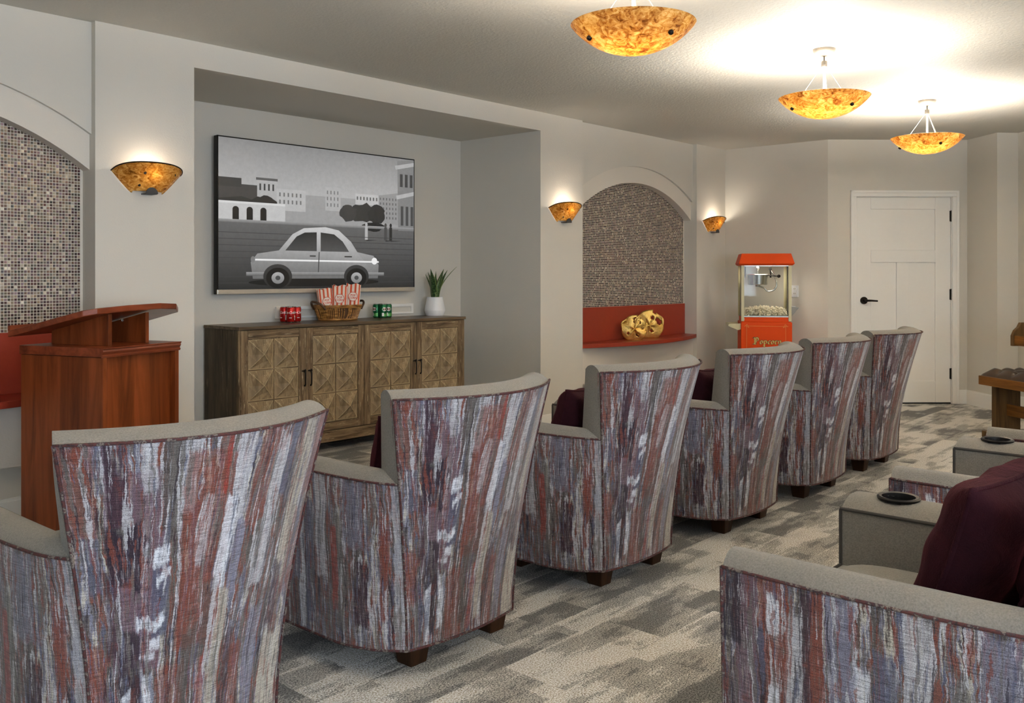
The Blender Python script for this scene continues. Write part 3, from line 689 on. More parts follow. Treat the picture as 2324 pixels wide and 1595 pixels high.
# screen: a flat grey-toned picture of an old town square with a parked car
pic = []; 
def P(pts, g, g2=None): pic.append((pts, g, g2 if g2 is not None else g))
R4 = lambda x0, y0, x1, y1, g, g2=None: P([(x0, y0), (x1, y0), (x1, y1), (x0, y1)], g, g2)
R4(0, 0, 1, .36, 132, 172); R4(0, .34, 1, .56, 150); R4(0, .54, 1, 1, 96, 40)
R4(.0, .30, .17, .42, 62); R4(.0, .26, .10, .32, 54); P([(.0,.40),(.10,.38),(.26,.44),(.30,.54),(0,.54)], 46)
R4(.17, .25, .26, .40, 168); R4(.165, .245, .265, .262, 84); R4(.26, .31, .40, .46, 176); R4(.50, .27, .58, .44, 168); R4(.66, .30, .80, .38, 182)
for i in range(4): R4(.18+.02*i, .285, .188+.02*i, .33, 60)
for j in range(2):
    for i in range(6): R4(.272+.02*i, .335+.05*j, .279+.02*i, .362+.05*j, 108)
for j in range(3):
    for i in range(4): R4(.508+.018*i, .295+.045*j, .514+.018*i, .32+.045*j, 116)
for i in range(7): R4(.667+.018*i, .32, .675+.018*i, .345, 96)
P([(.79,.30),(.905,.27),(.905,.52),(.79,.50)], 142)
for j in range(5):
    for i in range(6): R4(.797+.018*i, .315+.036*j, .804+.018*i, .333+.036*j, 100)
P([(.90,.02),(1,.0),(1,.56),(.905,.56)], 124); P([(.885,.06),(1,.02),(1,.05),(.89,.09)], 168); P([(.892,.29),(1,.25),(1,.28),(.896,.32)], 172)
for i in range(3): R4(.915+.03*i, .12, .932+.03*i, .22, 62); R4(.92+.03*i, .37, .936+.03*i, .52, 70)
def blob(cx, cy, rx, ry, g, g2=None, n=20, wob=.18, seed=1):
    rn = random.Random(seed); P([(cx+rx*math.cos(2*PI*i/n)*(1+wob*rn.uniform(-1, 1)), cy+ry*math.sin(2*PI*i/n)*(1+wob*rn.uniform(-1, 1))) for i in range(n)], g, g2)
blob(.70, .44, .07, .07, 50, seed=2); blob(.78, .45, .05, .07, 44, seed=3); blob(.62, .45, .05, .06, 58, seed=8); blob(.20, .42, .06, .05, 40, seed=5); blob(.76, .54, .06, .035, 34, seed=6)
R4(0, .42, .30, .555, 186); R4(0, .415, .30, .43, 205)
for i in range(3): R4(.06+.062*i, .465, .088+.062*i, .545, 26); blob(.074+.062*i, .468, .014, .02, 26, seed=9, wob=0)
R4(.0, .535, 1, .555, 150, 110)
for x, g in ((.72, 170), (.86, 40), (.83, 70)):
    R4(x-.008, .54, x+.008, .64, g); blob(x, .525, .007, .016, g, wob=0); P([(x, .64), (x+.07, .64), (x, .65)], 52)
for j in range(9): R4(0, .62+.042*j, 1, .624+.042*j, 64, 58)
# a parked saloon car of no particular make, seen from the side, and its shadow
blob(.46, .955, .33, .03, 22, wob=0, n=40)
P([(.15,.93),(.14,.82),(.17,.76),(.27,.735),(.335,.62),(.39,.575),(.50,.56),(.57,.58),(.635,.66),(.67,.735),(.76,.76),(.79,.83),(.785,.93)], 196, 104)
P([(.30,.735),(.355,.635),(.395,.605),(.455,.60),(.455,.735)], 40, 70); P([(.475,.735),(.475,.60),(.545,.61),(.59,.66),(.625,.735)], 46, 78)
P([(.15,.795),(.79,.80),(.79,.812),(.15,.807)], 226); P([(.465,.74),(.47,.74),(.465,.91),(.46,.91)], 70); P([(.60,.765),(.64,.765),(.64,.775),(.60,.775)], 60); P([(.42,.765),(.45,.765),(.45,.775),(.42,.775)], 60)
P([(.12,.885),(.82,.885),(.82,.91),(.12,.91)], 150, 90)
for x in (.265, .665):
    blob(x, .915, .068, .085, 56, 40, wob=0, n=32); blob(x, .925, .055, .07, 20, wob=0, n=32); blob(x, .925, .030, .040, 168, 120, wob=0, n=24); blob(x, .925, .012, .016, 70, wob=0, n=16)
blob(.765, .80, .016, .026, 232, wob=0, n=18); blob(.15, .80, .010, .022, 120, wob=0, n=18)
sw, sh = TW-.016, TH-.041
V = []; F = []; G = []
for k, (pts, g, g2) in enumerate(pic):
    b = len(V); ys = [p[1] for p in pts]; y0, y1 = min(ys), max(ys)
    for (x, y) in pts:
        x = min(max(x, 0), 1); y = min(max(y, 0), 1)
        V.append((-TW/2+.008+x*sw, -.0006-.00002*k, .033+(1-y)*sh)); c = g+(g2-g)*((y-y0)/max(y1-y0, 1e-6)); G.append(S(c))
    F.append(tuple(range(b, len(V))))
me = bpy.data.meshes.new('screen'); me.from_pydata(V, [], F)
me.color_attributes.new('Col', 'FLOAT_COLOR', 'POINT').data.foreach_set('color', np.array(G, dtype=np.float32).ravel())
t = NT('screen_picture'); a_ = t.new('Attribute'); a_.attribute_name = 'Col'
n_ = t.noise(t.mapping(t.coord(), (1, 1, 1)), 26, 5, .7)
cc = t.mix(.12, a_.outputs['Color'], t.ramp(n_, [(.25, (.1,.1,.1,1)), (.75, (.9,.9,.9,1))]), 'OVERLAY')
t.set(col=(.01,.01,.01,1), rough=.25, em=cc, es=.62, spec=.3); me.materials.append(t.m)
bm = bmesh.new(); bm.from_mesh(me)
for f in bm.faces:
    f.normal_update()
    if f.normal.y > 0: f.normal_flip()
bm.to_mesh(me); bm.free()
obj('screen', me, tv)['label'] = 'black and white picture of a car parked in a town square'

# ------------------------------------------------------------------ sideboard
cx0, cx1, cy0, cy1, ct = 3.269, 5.345, 5.30, 5.725, .928
sb = thing('sideboard', ((cx0+cx1)/2, cy0, 0), 0, 'weathered wood sideboard with carved diamond doors under the television', 'sideboard')
hw = (cx1-cx0)/2; dpt = cy1-cy0
MB().box(-hw-.006, hw+.006, -.012, dpt, ct-.022, ct).build('top_board', M_wt, sb, bevel=.003)
m = MB().box(-hw, hw, .022, dpt-.002, .095, ct-.022); m.build('carcass', M_wd, sb)
MB().box(-hw, hw, 0, .03, .085, .165).build('base_rail', M_wx, sb, bevel=.004)
m = MB(); m.box(-hw, -hw+.014, 0, .03, .165, ct-.022); m.box(hw-.014, hw, 0, .03, .165, ct-.022); m.build('face_stile', M_wz, sb, bevel=.003)
for x in (-hw+.05, hw-.05):
    for y in (.05, dpt-.05): m = MB(); m.frustum(x, y, 0, .095, .022, .022, .03, .03); m.build('sideboard_foot', M_leg, sb)
facet = MB()
def diamond(hwd, hhd, d=.040):
    m = MB(); a, b = hwd, hhd
    ring = [(-a,0,-b),(0,0,-b),(a,0,-b),(a,0,0),(a,0,b),(0,0,b),(-a,0,b),(-a,0,0)]
    mid = [(-a*.48,-d*.62,-b*.48),(0,-d*.16,-b*.62),(a*.48,-d*.62,-b*.48),(a*.62,-d*.16,0),(a*.48,-d*.62,b*.48),(0,-d*.16,b*.62),(-a*.48,-d*.62,b*.48),(-a*.62,-d*.16,0)]
    inn_ = [(0,-d*.60,-b*.30),(a*.30,-d*.60,0),(0,-d*.60,b*.30),(-a*.30,-d*.60,0)]
    v = ring+mid+inn_+[(0,-d*1.05,0)]
    f = []
    for i in range(8):
        j = (i+1) % 8; f.append((i, j, 8+j, 8+i))
    for k, i in enumerate((1, 3, 5, 7)):                       # axis points
        l, r_ = 8+i-1, 8+(i+1) % 8; f += [(l, 8+i, 16+k), (8+i, r_, 16+k), (l, 16+k, 20), (16+k, r_, 20)]
    m.add(v, f); 
    m.add([(-a,.006,-b),(a,.006,-b),(a,.006,b),(-a,.006,b),(-a,0,-b),(a,0,-b),(a,0,b),(-a,0,b)], [(0,1,5,4),(1,2,6,5),(2,3,7,6),(3,0,4,7)])
    m.cur = 1
    for sx in (-1, 1):
        for sz in (-1, 1): m.tube([(sx*a, 0, sz*b), (sx*a*.48, -d*.62, sz*b*.48), (0, -d*1.05, 0)], [.0024, .0022, .0016], 5)
    m.tube([(-a, -.001, -b), (a, -.001, -b), (a, -.001, b), (-a, -.001, b)], .0026, 5, True)
    return m
dw = (2*hw-.028)/4; dz0, dz1 = .170, ct-.026; dh_ = dz1-dz0
fw = .062; cellw = (dw-2*fw+.01)/2; cellh = (dh_-2*fw+.01)/3
me_d = diamond((cellw-.012)/2, (cellh-.012)/2).mesh('raised_diamond', [M_facet, M_worn])
for k in range(4):
    x0 = -hw+.014+k*dw; root = None
    m = MB(); x1 = x0+dw-.003
    m.box(x0, x1, .010, .024, dz0, dz1); 
    m.box(x0, x0+fw-.005, -.002, .012, dz0, dz1); m.box(x1-fw+.005, x1, -.002, .012, dz0, dz1)
    m.cur = 1
    m.box(x0+fw-.005, x1-fw+.005, -.002, .012, dz0, dz0+fw-.005); m.box(x0+fw-.005, x1-fw+.005, -.002, .012, dz1-fw+.005, dz1)
    m.box(x0+fw-.005, x1-fw+.005, .001, .012, dz0+fw-.005+cellh-.004, dz0+fw-.005+cellh+.004); m.box(x0+fw-.005, x1-fw+.005, .001, .012, dz0+fw-.005+2*cellh-.004, dz0+fw-.005+2*cellh+.004)
    m.cur = 0; xm = (x0+x1)/2; m.box(xm-.004, xm+.004, .001, .012, dz0+fw, dz1-fw)
    d = m.build('cabinet_door', [M_wz, M_wx], sb, bevel=.002)
    for j in range(3):
        for i in range(2):
            q = obj('raised_diamond', me_d, d); q.location = (xm+(i-.5)*cellw, .006, dz0+fw-.005+(j+.5)*cellh)
    hx = x1-.024 if k % 2 == 0 else x0+.024; hz = (dz0+dz1)/2+.02
    m = MB(); m.lathe([(.001,-.004),(.012,-.003),(.012,.003),(.001,.004)], 12, (hx, -.006, hz+.05)); m.tube([(hx, -.002, hz+.05), (hx, -.026, hz+.05), (hx, -.03, hz+.03), (hx, -.03, hz-.04), (hx, -.02, hz-.052)], [.006, .007, .005, .0045, .007], 8); m.lathe([(.001,-.010),(.008,-.004),(.008,.004),(.001,.010)], 10, (hx, -.028, hz+.054))
    m.build('pull_handle', M_bronze, d, 50)['label'] = 'dark bronze drop handle'

# ------------------------------------------------------------------ things on the sideboard
def at(px, y):                                                # the spot at depth y that is seen in picture column px
    th = math.radians(41.8); q = (px-1162)/2090
    return y*(math.cos(th)+q*math.sin(th))/(math.sin(th)-q*math.cos(th)), y
# plant
px_, py_ = at(987, 5.60)
pl = thing('potted_plant', (px_, py_, ct), 0, 'snake plant in a white faceted ceramic pot on the sideboard', 'plant')
MB().lathe([(.001, 0), (.070, 0), (.073, .004), (.086, .042), (.086, .05), (.066, .155), (.062, .155), (.062, .13), (.001, .13)], 40).build('pot', M_plwhite, pl, 25)
M_soil = plain('potting_soil', S(50, 38, 28), .95); MB().lathe([(.001, .135), (.061, .132)], 24).build('soil', M_soil, pl)
tl = NT('snake_plant_leaf'); c_ = tl.coord('UV'); xs2 = tl.sep(c_)
bn = tl.noise(tl.mapping(c_, (2, 34, 1)), 1, 3, .6, .5)
lc = tl.mix(tl.mr(bn, .42, .6), S(36, 62, 30), S(88, 118, 66)); lc = tl.mix(tl.mr(tl.math('ABSOLUTE', tl.math('SUBTRACT', xs2[0], .5)), .40, .47), lc, S(126, 142, 80)); tl.set(col=lc, rough=.4); M_leaf = tl.m
rn = random.Random(4)
for (a, lean, L, wd, r0) in ((-2.5, .62, .29, .021, .02), (-.35, .58, .31, .018, .02), (.1, .30, .28, .024, .03), (3.3, .26, .25, .024, .025), (1.6, .10, .27, .020, .02), (-1.2, .12, .22, .024, .03), (-1.9, .05, .25, .022, .01), (2.4, .25, .23, .016, .02), (-.4, .30, .27, .018, .03)):
    m = MB(); c, s = math.cos(a), math.sin(a); tw = rn.uniform(-.8, .8)
    def leaf(u, v):
        k = v; wv = wd*(.55+.75*math.sin(PI*min(k*.9+.12, 1))**.8)*(1-k**5) if k < 1 else 0
        rad = r0+L*lean*k**1.7; z = .12+L*k*(1-.12*lean*k); an = a+PI/2+tw*k; off = (2*u-1)*wv
        return Vector((rad*c+off*math.cos(an), rad*s+off*math.sin(an), z)) + Vector((c, s, 0))*(-abs(2*u-1)**2*wv*.35)
    m.grid(leaf, 4, 14, lambda u, v: (u, v)); o = m.build('leaf', M_leaf, pl, 60); sd = o.modifiers.new('thickness', 'SOLIDIFY'); sd.thickness = .0025
# drink cans
tcan = {}
def can_kind(kind):
    col = S(186, 28, 24) if kind == 'red' else S(20, 104, 58)
    M_can = plain('can_'+kind, col, .28, metal=.45); M_prt = plain('can_print_'+kind, S(240, 236, 228), .5)
    r = thing('drink_can', (0,0,0), 0, '', 'can', kind+' drink cans on the sideboard')
    R_, H_ = .0295, .112
    MB().lathe([(R_*.82, .006), (R_, .013), (R_, H_-.013), (R_*.86, H_-.004)], 28).build('can_body', M_can, r, 50)
    MB().lathe([(.001, .003), (R_*.72, .003), (R_*.76, 0), (R_*.82, .006)], 28).build('can_base', M_chrome, r, 40)
    m = MB().lathe([(R_*.86, H_-.004), (R_*.87, H_), (R_*.80, H_), (R_*.78, H_-.005), (.001, H_-.005)], 28); m.tube([(0, 0, H_-.003), (0, .012, H_-.003)], .004, 6); m.build('can_lid', M_chrome, r, 40)
    def wrap(m, ang, z, off=.0006):
        for i, v in enumerate(m.v):
            a = -PI/2+ang+v[0]/R_; m.v[i] = ((R_+off)*math.cos(a), (R_+off)*math.sin(a), z+v[1])
        return m
    if kind == 'red':
        wrap(text_mb('Coca-Cola', .0235, .35, .0005), -.55, .064).build('lettering', M_prt, r); wrap(text_mb('Coca-Cola', .0235, .35, .0005), -.55+PI, .064).build('lettering', M_prt, r)
        m = MB()
        for a in (-.78, 2.4): 
            m2 = MB(); m2.grid(lambda u, v: Vector((-.009+.018*u, .036*v, 0)), 6, 4); wrap(m2, a-.9, .018); m.add(m2.v, m2.f)
        m2 = MB(); m2.grid(lambda u, v: Vector((-.009+.018*u, .004*v, 0)), 6, 1); wrap(m2, .1, .032); m.add(m2.v, m2.f); m.build('print_band', M_prt, r)
    else:
        M_rt = plain('can_red_print', S(176, 40, 40), .5); M_lg = plain('can_light_green', S(96, 168, 86), .35, metal=.3)
        for a in (.2, PI+.2):
            m2 = MB(); 
            pts = [(.019*math.cos(q)*(1+.08*math.cos(4*q)), .015*math.sin(q)*(1+.10*math.cos(3*q))) for q in [2*PI*i/24 for i in range(24)]]
            m2.add([(0, 0, 0)]+[(x, y, 0) for x, y in pts], [(0, i+1, (i+1) % 24+1) for i in range(24)]); wrap(m2, a, .072, .0005).build('shield', M_prt, r)
            wrap(text_mb('CANADA', .008, 0, .0002), a, .0735, .0012).build('lettering', M_rt, r); wrap(text_mb('DRY', .010, 0, .0003), a, .064, .0012).build('lettering', M_rt, r)
            m2 = MB(); m2.grid(lambda u, v: Vector((-.024+.048*u, .028*v*(.6+.4*u), 0)), 8, 3); wrap(m2, a+.2, .016, .0004).build('print_band', M_lg, r)
            m2 = MB(); m2.grid(lambda u, v: Vector((-.008+.016*u, .026*v, 0)), 4, 2); wrap(m2, a-.45, .018, .0006).build('print_patch', M_prt, r)
    return r
bx_, by_ = at(657, 5.575); gx_, gy_ = at(866, 5.575)
POS = (('front', (-.012, -.032)), ('right', (.048, -.020)), ('left', (-.024, .029)), ('rear', (.037, .041)))
for kind, (ox, oy) in (('red', (bx_, by_)), ('green', (gx_, gy_))):
    r = can_kind(kind)
    for i, (w_, (dx, dy)) in enumerate(POS):
        o = r if i == 0 else copy_tree(r)
        o.location = (ox+dx*1.02, oy+dy*1.02, ct); o.rotation_euler.z = (-.75, -.35, -1.5, 0)[i] if kind == 'red' else (-.5, -.75, -1.6, 0)[i]
        o['label'] = '%s drink can %s of its cluster of four on the sideboard' % (kind, {'front': 'at the front', 'right': 'at the right', 'left': 'at the left', 'rear': 'hidden at the rear'}[w_])
# basket of popcorn bags
ax_, ay_ = at(767, 5.57)
bk = thing('wicker_basket', (ax_, ay_, ct), 0, 'golden wicker basket with dark handles holding popcorn bags', 'basket')
tw = NT('wicker'); c_ = tw.coord(); n_ = tw.noise(tw.mapping(c_, (20, 20, 90)), 1, 3); tw.set(col=tw.ramp(n_, [(.3, S(96, 60, 22)), (.5, S(164, 112, 50)), (.7, S(202, 152, 84))]), rough=.5); M_wick = tw.m
M_wdark = plain('dark_wicker', S(84, 56, 34), .55)
BA, BB, BH = .185, .115, .105
def bsk(a, k): e = .80+.20*k; return Vector((BA*e*math.copysign(abs(math.cos(a))**.75, math.cos(a)), BB*e*math.copysign(abs(math.sin(a))**.75, math.sin(a)), .004+BH*k))
NS = 56; m = MB()
for i in range(NS):
    a = 2*PI*i/NS; m.tube([bsk(a+.05*math.sin(3*k/6), k/6)*Vector((1,1,1)).x for k in range(7)], .0052, 6)
o = m.build('spokes', M_wick, bk, 60); o['kind'] = 'stuff'
m = MB()
for k, rr in ((.04, .007), (.9, .006), (1.0, .008)): m.tube([bsk(2*PI*i/56, k)*1.0 for i in range(56)], rr, 8, True)
m.build('rim', M_wick, bk, 60)
m = MB(); m.grid(lambda a, b: bsk(2*PI*a, b)*.985 + Vector((0, 0, .002)), 48, 4, cu=True); m.add([bsk(2*PI*i/48, 0)*.98+Vector((0,0,.004)) for i in range(48)], [tuple(range(48))]); m.build('lining', M_wdark, bk, 60)
for j in range(8):
    a0 = -2.6+j*.55; m = MB(); m.grid(lambda u, v: bsk(a0+.09*(u-.5), .25+.7*v)*1.035+Vector((0, 0, .0)), 4, 4); m.build('band', M_wick, bk, 60)
for s in (-1, 1):
    m = MB(); m.tube(smooth_path([(s*.165, -.07, .085), (s*.200, -.055, .125), (s*.228, 0, .142), (s*.200, .055, .125), (s*.165, .07, .085)], 5), .0085, 8); m.build('handle', M_wdark, bk, 60)
tb = NT('striped_popcorn_paper'); c_ = tb.coord('UV'); sx_ = tb.sep(c_)
st_ = tb.math('FRACT', tb.math('MULTIPLY', sx_[0], 6.5)); tb.set(col=tb.mix(tb.mr(st_, .42, .46), S(220, 96, 62), S(246, 228, 208)), rough=.7, spec=.15); M_bag = tb.m
M_bagw = plain('cream_print', S(246, 232, 216), .7); M_bagr = plain('orange_print', S(216, 84, 50), .7)
def make_bag():
    r = thing('popcorn_bag', (0,0,0), 0, '', 'paper bag', 'popcorn bags in the basket'); bw_, bt, bh = .052, .014, .20
    def f(a, b):
        c = 2*PI*a; x = bw_*(1+.06*b)*max(-1, min(1, 1.25*math.cos(c))); y = (bt+.012*b)*max(-1, min(1, 1.25*math.sin(c))); return Vector((x, y, bh*b+(.006*math.cos(5*c)*(b == 1))))
    m = MB(); m.grid(f, 36, 8, lambda a, b: (a*2, b)); m.build('paper', M_bag, r, 40, fix=True)
    m = MB(); n = 24; m.add([(0, 0, 0)]+[(.036*math.cos(2*PI*i/n), 0, .036*math.sin(2*PI*i/n)) for i in range(n)], [(0, i+1, (i+1) % n+1) for i in range(n)]); m.xf(Matrix.Translation((0, -.0285, .105))); m.build('roundel', M_bagw, r)
    m = MB(); m.grid(lambda a, b: Vector(((.0315+.004*b)*math.cos(2*PI*a), -.0292, .105+(.0315+.004*b)*math.sin(2*PI*a))), 28, 1, cu=True); m.build('ring', M_bagr, r)
    Mt = Matrix(((1,0,0,0), (0,0,-1,-.0292), (0,1,0,.0), (0,0,0,1)))
    for w_, z in (('POP', .108), ('CORN', .088)):
        m = text_mb(w_, .021, 0, .0005); m.xf(Matrix.Translation((0, 0, z)) @ Mt); m.build('lettering', M_bagr, r)
    return r
bag = make_bag()
for i, (dx, dy, rz, tilt, dz, lab) in enumerate([(-.104, -.006, .30, -.10, -.012, 'leftmost popcorn bag in the basket'), (-.026, -.048, -.10, .02, .008, 'popcorn bag second from the left in the basket, in front'), (.034, .022, -.30, .04, .012, 'popcorn bag third from the left in the basket'), (.104, -.036, -.16, .06, .022, 'rightmost popcorn bag in the basket')]):
    o = bag if i == 0 else copy_tree(bag)
    o.location = (ax_+dx, ay_+dy, ct+.048+dz); o.rotation_euler = (-.06, tilt, rz-.5); o['label'] = lab
# cable plates on the recess wall behind
for (x0, x1, z0, z1, lab) in ((3.84, 4.25, .95, 1.035, 'white cable plate on the wall behind the basket'), (4.905, 5.17, .95, 1.03, 'white cable plate on the wall behind the plant')):
    r = thing('cable_plate', ((x0+x1)/2, YN, z0), 0, lab, 'wall plate', 'cable plates'); hx = (x1-x0)/2; m = MB()
    for a, b, c, d in ((-hx, -hx+.022, .012, z1-z0-.022), (hx-.022, hx, .012, z1-z0-.022), (-hx, hx, z1-z0-.022, z1-z0), (-hx, hx, 0, .012)): m.box(a, b, -.022, 0, c, d)
    m.build('frame', M_white, r); MB().box(-hx+.02, hx-.02, -.008, -.001, .01, z1-z0-.02).build('insert', M_wall, r)

# ------------------------------------------------------------------ lectern
lc_ = thing('lectern', (1.942, 4.321, 0), math.radians(19), 'cherry wood lectern with slanted reading board in front of the mosaic', 'lectern')
hw_, hd = .23, .25; LZ = .946
for x0, x1 in ((-hw_, -hw_+.024), (hw_-.024, hw_)): MB().box(x0, x1, -hd, hd, 0, LZ-.042).build('side_panel', M_cher, lc_, bevel=.002)
MB().box(-hw_+.024, hw_-.024, -hd+.035, -hd+.053, .02, LZ-.042).build('front_panel', M_cher, lc_)
MB().box(-hw_+.024, hw_-.024, hd-.2, hd-.18, .02, LZ-.042).build('inner_panel', M_cher, lc_)
MB().box(-hw_-.006, hw_+.006, -hd+.004, hd+.004, LZ-.04, LZ).build('top_slab', M_cherx, lc_, bevel=.002)
m = MB(); prof = [(0, -.042), (-.006, -.042), (-.010, -.034), (-.004, -.028), (-.012, -.016), (-.010, -.008), (-.016, -.003), (-.014, 0), (0, 0)]
m.prism([(y, z) for y, z in prof], lambda y, z: (-hw_-.006, -hd+.004+y, LZ+z), lambda y, z: (hw_+.006, -hd+.004+y, LZ+z)); m.build('moulding', M_cherx, lc_)
def zt(y): return 1.118-.235*(y+.17)
for x0, x1 in ((-.125, -.103), (.098, .120)):
    m = MB(); m.prism([(-.17, LZ), (.18, LZ), (.18, zt(.18)-.028), (-.17, zt(-.17)-.028)], lambda y, z: (x0, y, z), lambda y, z: (x1, y, z)); m.build('riser_side', M_cher, lc_, bevel=.0015)
MB().prism([(-.103, LZ), (.098, LZ), (.098, zt(.08)-.03), (-.103, zt(.08)-.03)], lambda x, z: (x, .08, z), lambda x, z: (x, .095, z)).build('riser_back', M_cher, lc_)
m = MB().lathe([(.001, 0), (.006, .001), (.006, .004)], 12); m.xf(Matrix.Translation((.097, -.03, 1.05)) @ Matrix.Rotation(-PI/2, 4, 'Y')); m.build('cam_cap', M_nickel, lc_)
out = [(-.29, .26), (-.25, -.15), (-.20, -.185), (-.05, -.215), (.15, -.215), (.30, -.17), (.42, -.07), (.43, .26)]
MB().prism(out, lambda x, y: (x, y, zt(y)-.028+.02*(x+.1)), lambda x, y: (x, y, zt(y)+.02*(x+.1))).build('reading_board', M_cherx, lc_, bevel=.004)
MB().prism([(-.29, .245), (-.29, .26), (.43, .26), (.43, .245)], lambda x, y: (x, y, zt(y)+.02*(x+.1)), lambda x, y: (x, y, zt(y)+.02*(x+.1)+.022)).build('page_ledge', M_cherx, lc_)
bkz = zt(.02)
nb = thing('notebook', (1.942, 4.321, 0), math.radians(19), 'thin pale notebook lying on the lectern reading board', 'notebook')
MB().prism([(-.13, .0), (.10, .0), (.10, .16), (-.13, .16)], lambda x, y: (x, y, zt(y)+.02*(x+.1)+.0005), lambda x, y: (x, y, zt(y)+.02*(x+.1)+.0075)).build('pages', M_white, nb)
MB().prism([(-.133, -.003), (.102, -.003), (.102, .163), (-.133, .163)], lambda x, y: (x, y, zt(y)+.02*(x+.1)+.0077), lambda x, y: (x, y, zt(y)+.02*(x+.1)+.0095)).build('cover', M_black, nb)

# ------------------------------------------------------------------ gold discs on the red shelf
def disc(loc, R_, lab, seed, tilt):
    rn = random.Random(seed); r = thing('gold_disc', loc, tilt, lab, 'sculpture', 'gold discs on the shelf'); NA, NR = 48, 12
    holes = [(rn.uniform(0, 6.28), rn.uniform(.35, .7), rn.uniform(.09, .16)) for _ in range(6)]+[(1.2, .95, .12)]
    w1 = [rn.uniform(0, 6.28) for _ in range(4)]
    def hgt(a, k): return R_*(.05*math.sin(3*a+w1[0])*k+.06*math.sin(5*a+w1[1])*k*k+.22*(1-k*k)*(1+.25*math.sin(4*a+w1[2])))
    def pt(a, k, s):
        rr = R_*k*(1+.04*math.sin(5*a+w1[3])*k+.03*math.sin(8*a+w1[1])*k); y = -s*hgt(a, k)*(.9 if s > 0 else .5)
        return Vector((rr*math.cos(a), y, max(rr*math.sin(a), -R_*.86)+R_*.86))
    bm = bmesh.new()
    for s in (1, -1):
        vv = [[bm.verts.new(pt(2*PI*i/NA, max(j, .2)/NR, s)) for i in range(NA)] for j in range(NR+1)]
        for j in range(NR):
            for i in range(NA):
                a = 2*PI*(i+.5)/NA; k = (j+.5)/NR
                if any(math.hypot(k*math.cos(a)-hk*math.cos(ha), k*math.sin(a)-hk*math.sin(ha)) < hr for ha, hk, hr in holes): continue
                q = [vv[j][i], vv[j][(i+1) % NA], vv[j+1][(i+1) % NA], vv[j+1][i]]; bm.faces.new(q if s > 0 else q[::-1])
    bmesh.ops.remove_doubles(bm, verts=bm.verts, dist=.0008); me = bpy.data.meshes.new('gold_shell'); bm.to_mesh(me); bm.free(); me.materials.append(M_gold); me.shade_smooth()
    o = obj('gold_shell', me, r); sd = o.modifiers.new('thickness', 'SOLIDIFY'); sd.thickness = .004
disc((7.05, 4.80, .670), .122, 'smaller crumpled gold disc sculpture, left of the pair on the red shelf', 3, -.85)
disc((7.36, 4.84, .670), .142, 'larger crumpled gold disc sculpture, right of the pair on the red shelf', 11, -.75)

# ------------------------------------------------------------------ popcorn cart
pc = thing('popcorn_cart', (8.35, 4.16, 0), math.radians(-57.3), 'orange-red popcorn machine cart with glass cabinet beside the end wall', 'popcorn machine')
a_, d_ = .238, .19                                             # half width, half depth; front faces local -y
MB().box(-a_, a_, -d_, d_, .24, .815).build('cart_body', M_pop, pc, bevel=.006)
m = MB()
for x in (-a_+.03, a_-.03):
    for y in (-d_+.03, d_-.03): m.box(x-.012, x+.012, y-.012, y+.012, .04, .24)
m.build('cart_legs', M_black, pc)
for x in (-a_-.02, a_+.02):
    m = MB(); m.tube([(x, .08+.18*math.cos(2*PI*i/32), .19+.18*math.sin(2*PI*i/32)) for i in range(32)], .010, 8, True)
    for i in range(8): m.tube([(x, .08, .19), (x, .08+.18*math.cos(PI*i/4), .19+.18*math.sin(PI*i/4))], .004, 6)
    m.build('wheel', M_black, pc, 60)
for x in (-a_+.03, a_-.03): m = MB().lathe([(.001, 0), (.02, .005), (.02, .035), (.001, .04)], 12, (x, -d_+.03, 0)); m.build('caster', M_black, pc)
# push handle on the left
m = MB()
for y in (-d_+.03, d_-.03): m.prism([(-a_, .745), (-a_-.02, .735), (-a_-.10, .765), (-a_-.11, .785), (-a_-.10, .795), (-a_, .80)], lambda x, z: (x, y-.006, z), lambda x, z: (x, y+.006, z))
m.build('handle_bracket', M_almond, pc); MB().tube([(-a_-.105, -d_+.01, .782), (-a_-.105, d_-.01, .782)], .013, 10).build('handle_bar', M_almond, pc, 50)
MB().box(-a_+.012, a_-.012, -d_+.012, d_-.012, .815, .862).build('machine_base', M_pop, pc, bevel=.004)
gz0, gz1 = .862, 1.362
for x in (-1, 1):
    for y in (-1, 1): m = MB(); px = x*(a_-.018); py = y*(d_-.018); m.box(px-.014, px+.014, py-.008, py+.008, gz0-.04 if y < 0 else gz0, gz1); m.build('corner_post', M_almond, pc, bevel=.002)
for (x0, x1, y0, y1) in ((-a_+.03, a_-.03, -d_+.015, -d_+.018), (-a_+.014, -a_+.017, -d_+.025, d_-.025), (a_-.017, a_-.014, -d_+.025, d_-.025), (-a_+.03, a_-.03, d_-.018, d_-.015)): MB().box(x0, x1, y0, y1, gz0, gz1).build('glass_pane', M_glass, pc)
MB().box(-a_+.02, a_-.02, -d_+.02, d_-.02, gz0-.002, gz0+.012).build('tray', M_alu, pc)
MB().box(-a_+.03, a_-.03, -d_+.012, -d_+.020, gz1-.012, gz1).build('top_rail', M_alu, pc)
m = MB(); zc0, zc1 = 1.362, 1.472; o1, o2 = .022, -.008
m.frustum(0, 0, zc0+.012, zc1, a_+o1, d_+o1, a_+o2, d_+o2); m.frustum(0, 0, zc0-.004, zc0+.012, a_+.004, d_+.004, a_+o1, d_+o1); m.build('canopy', M_pop, pc, bevel=.003)
kx, kz = -.062, 1.17
MB().lathe([(.001, 0), (.085, 0), (.092, .006), (.098, .095), (.104, .10), (.098, .104), (.001, .104)], 36, (kx, 0, kz)).build('kettle', M_chrome, pc, 40)
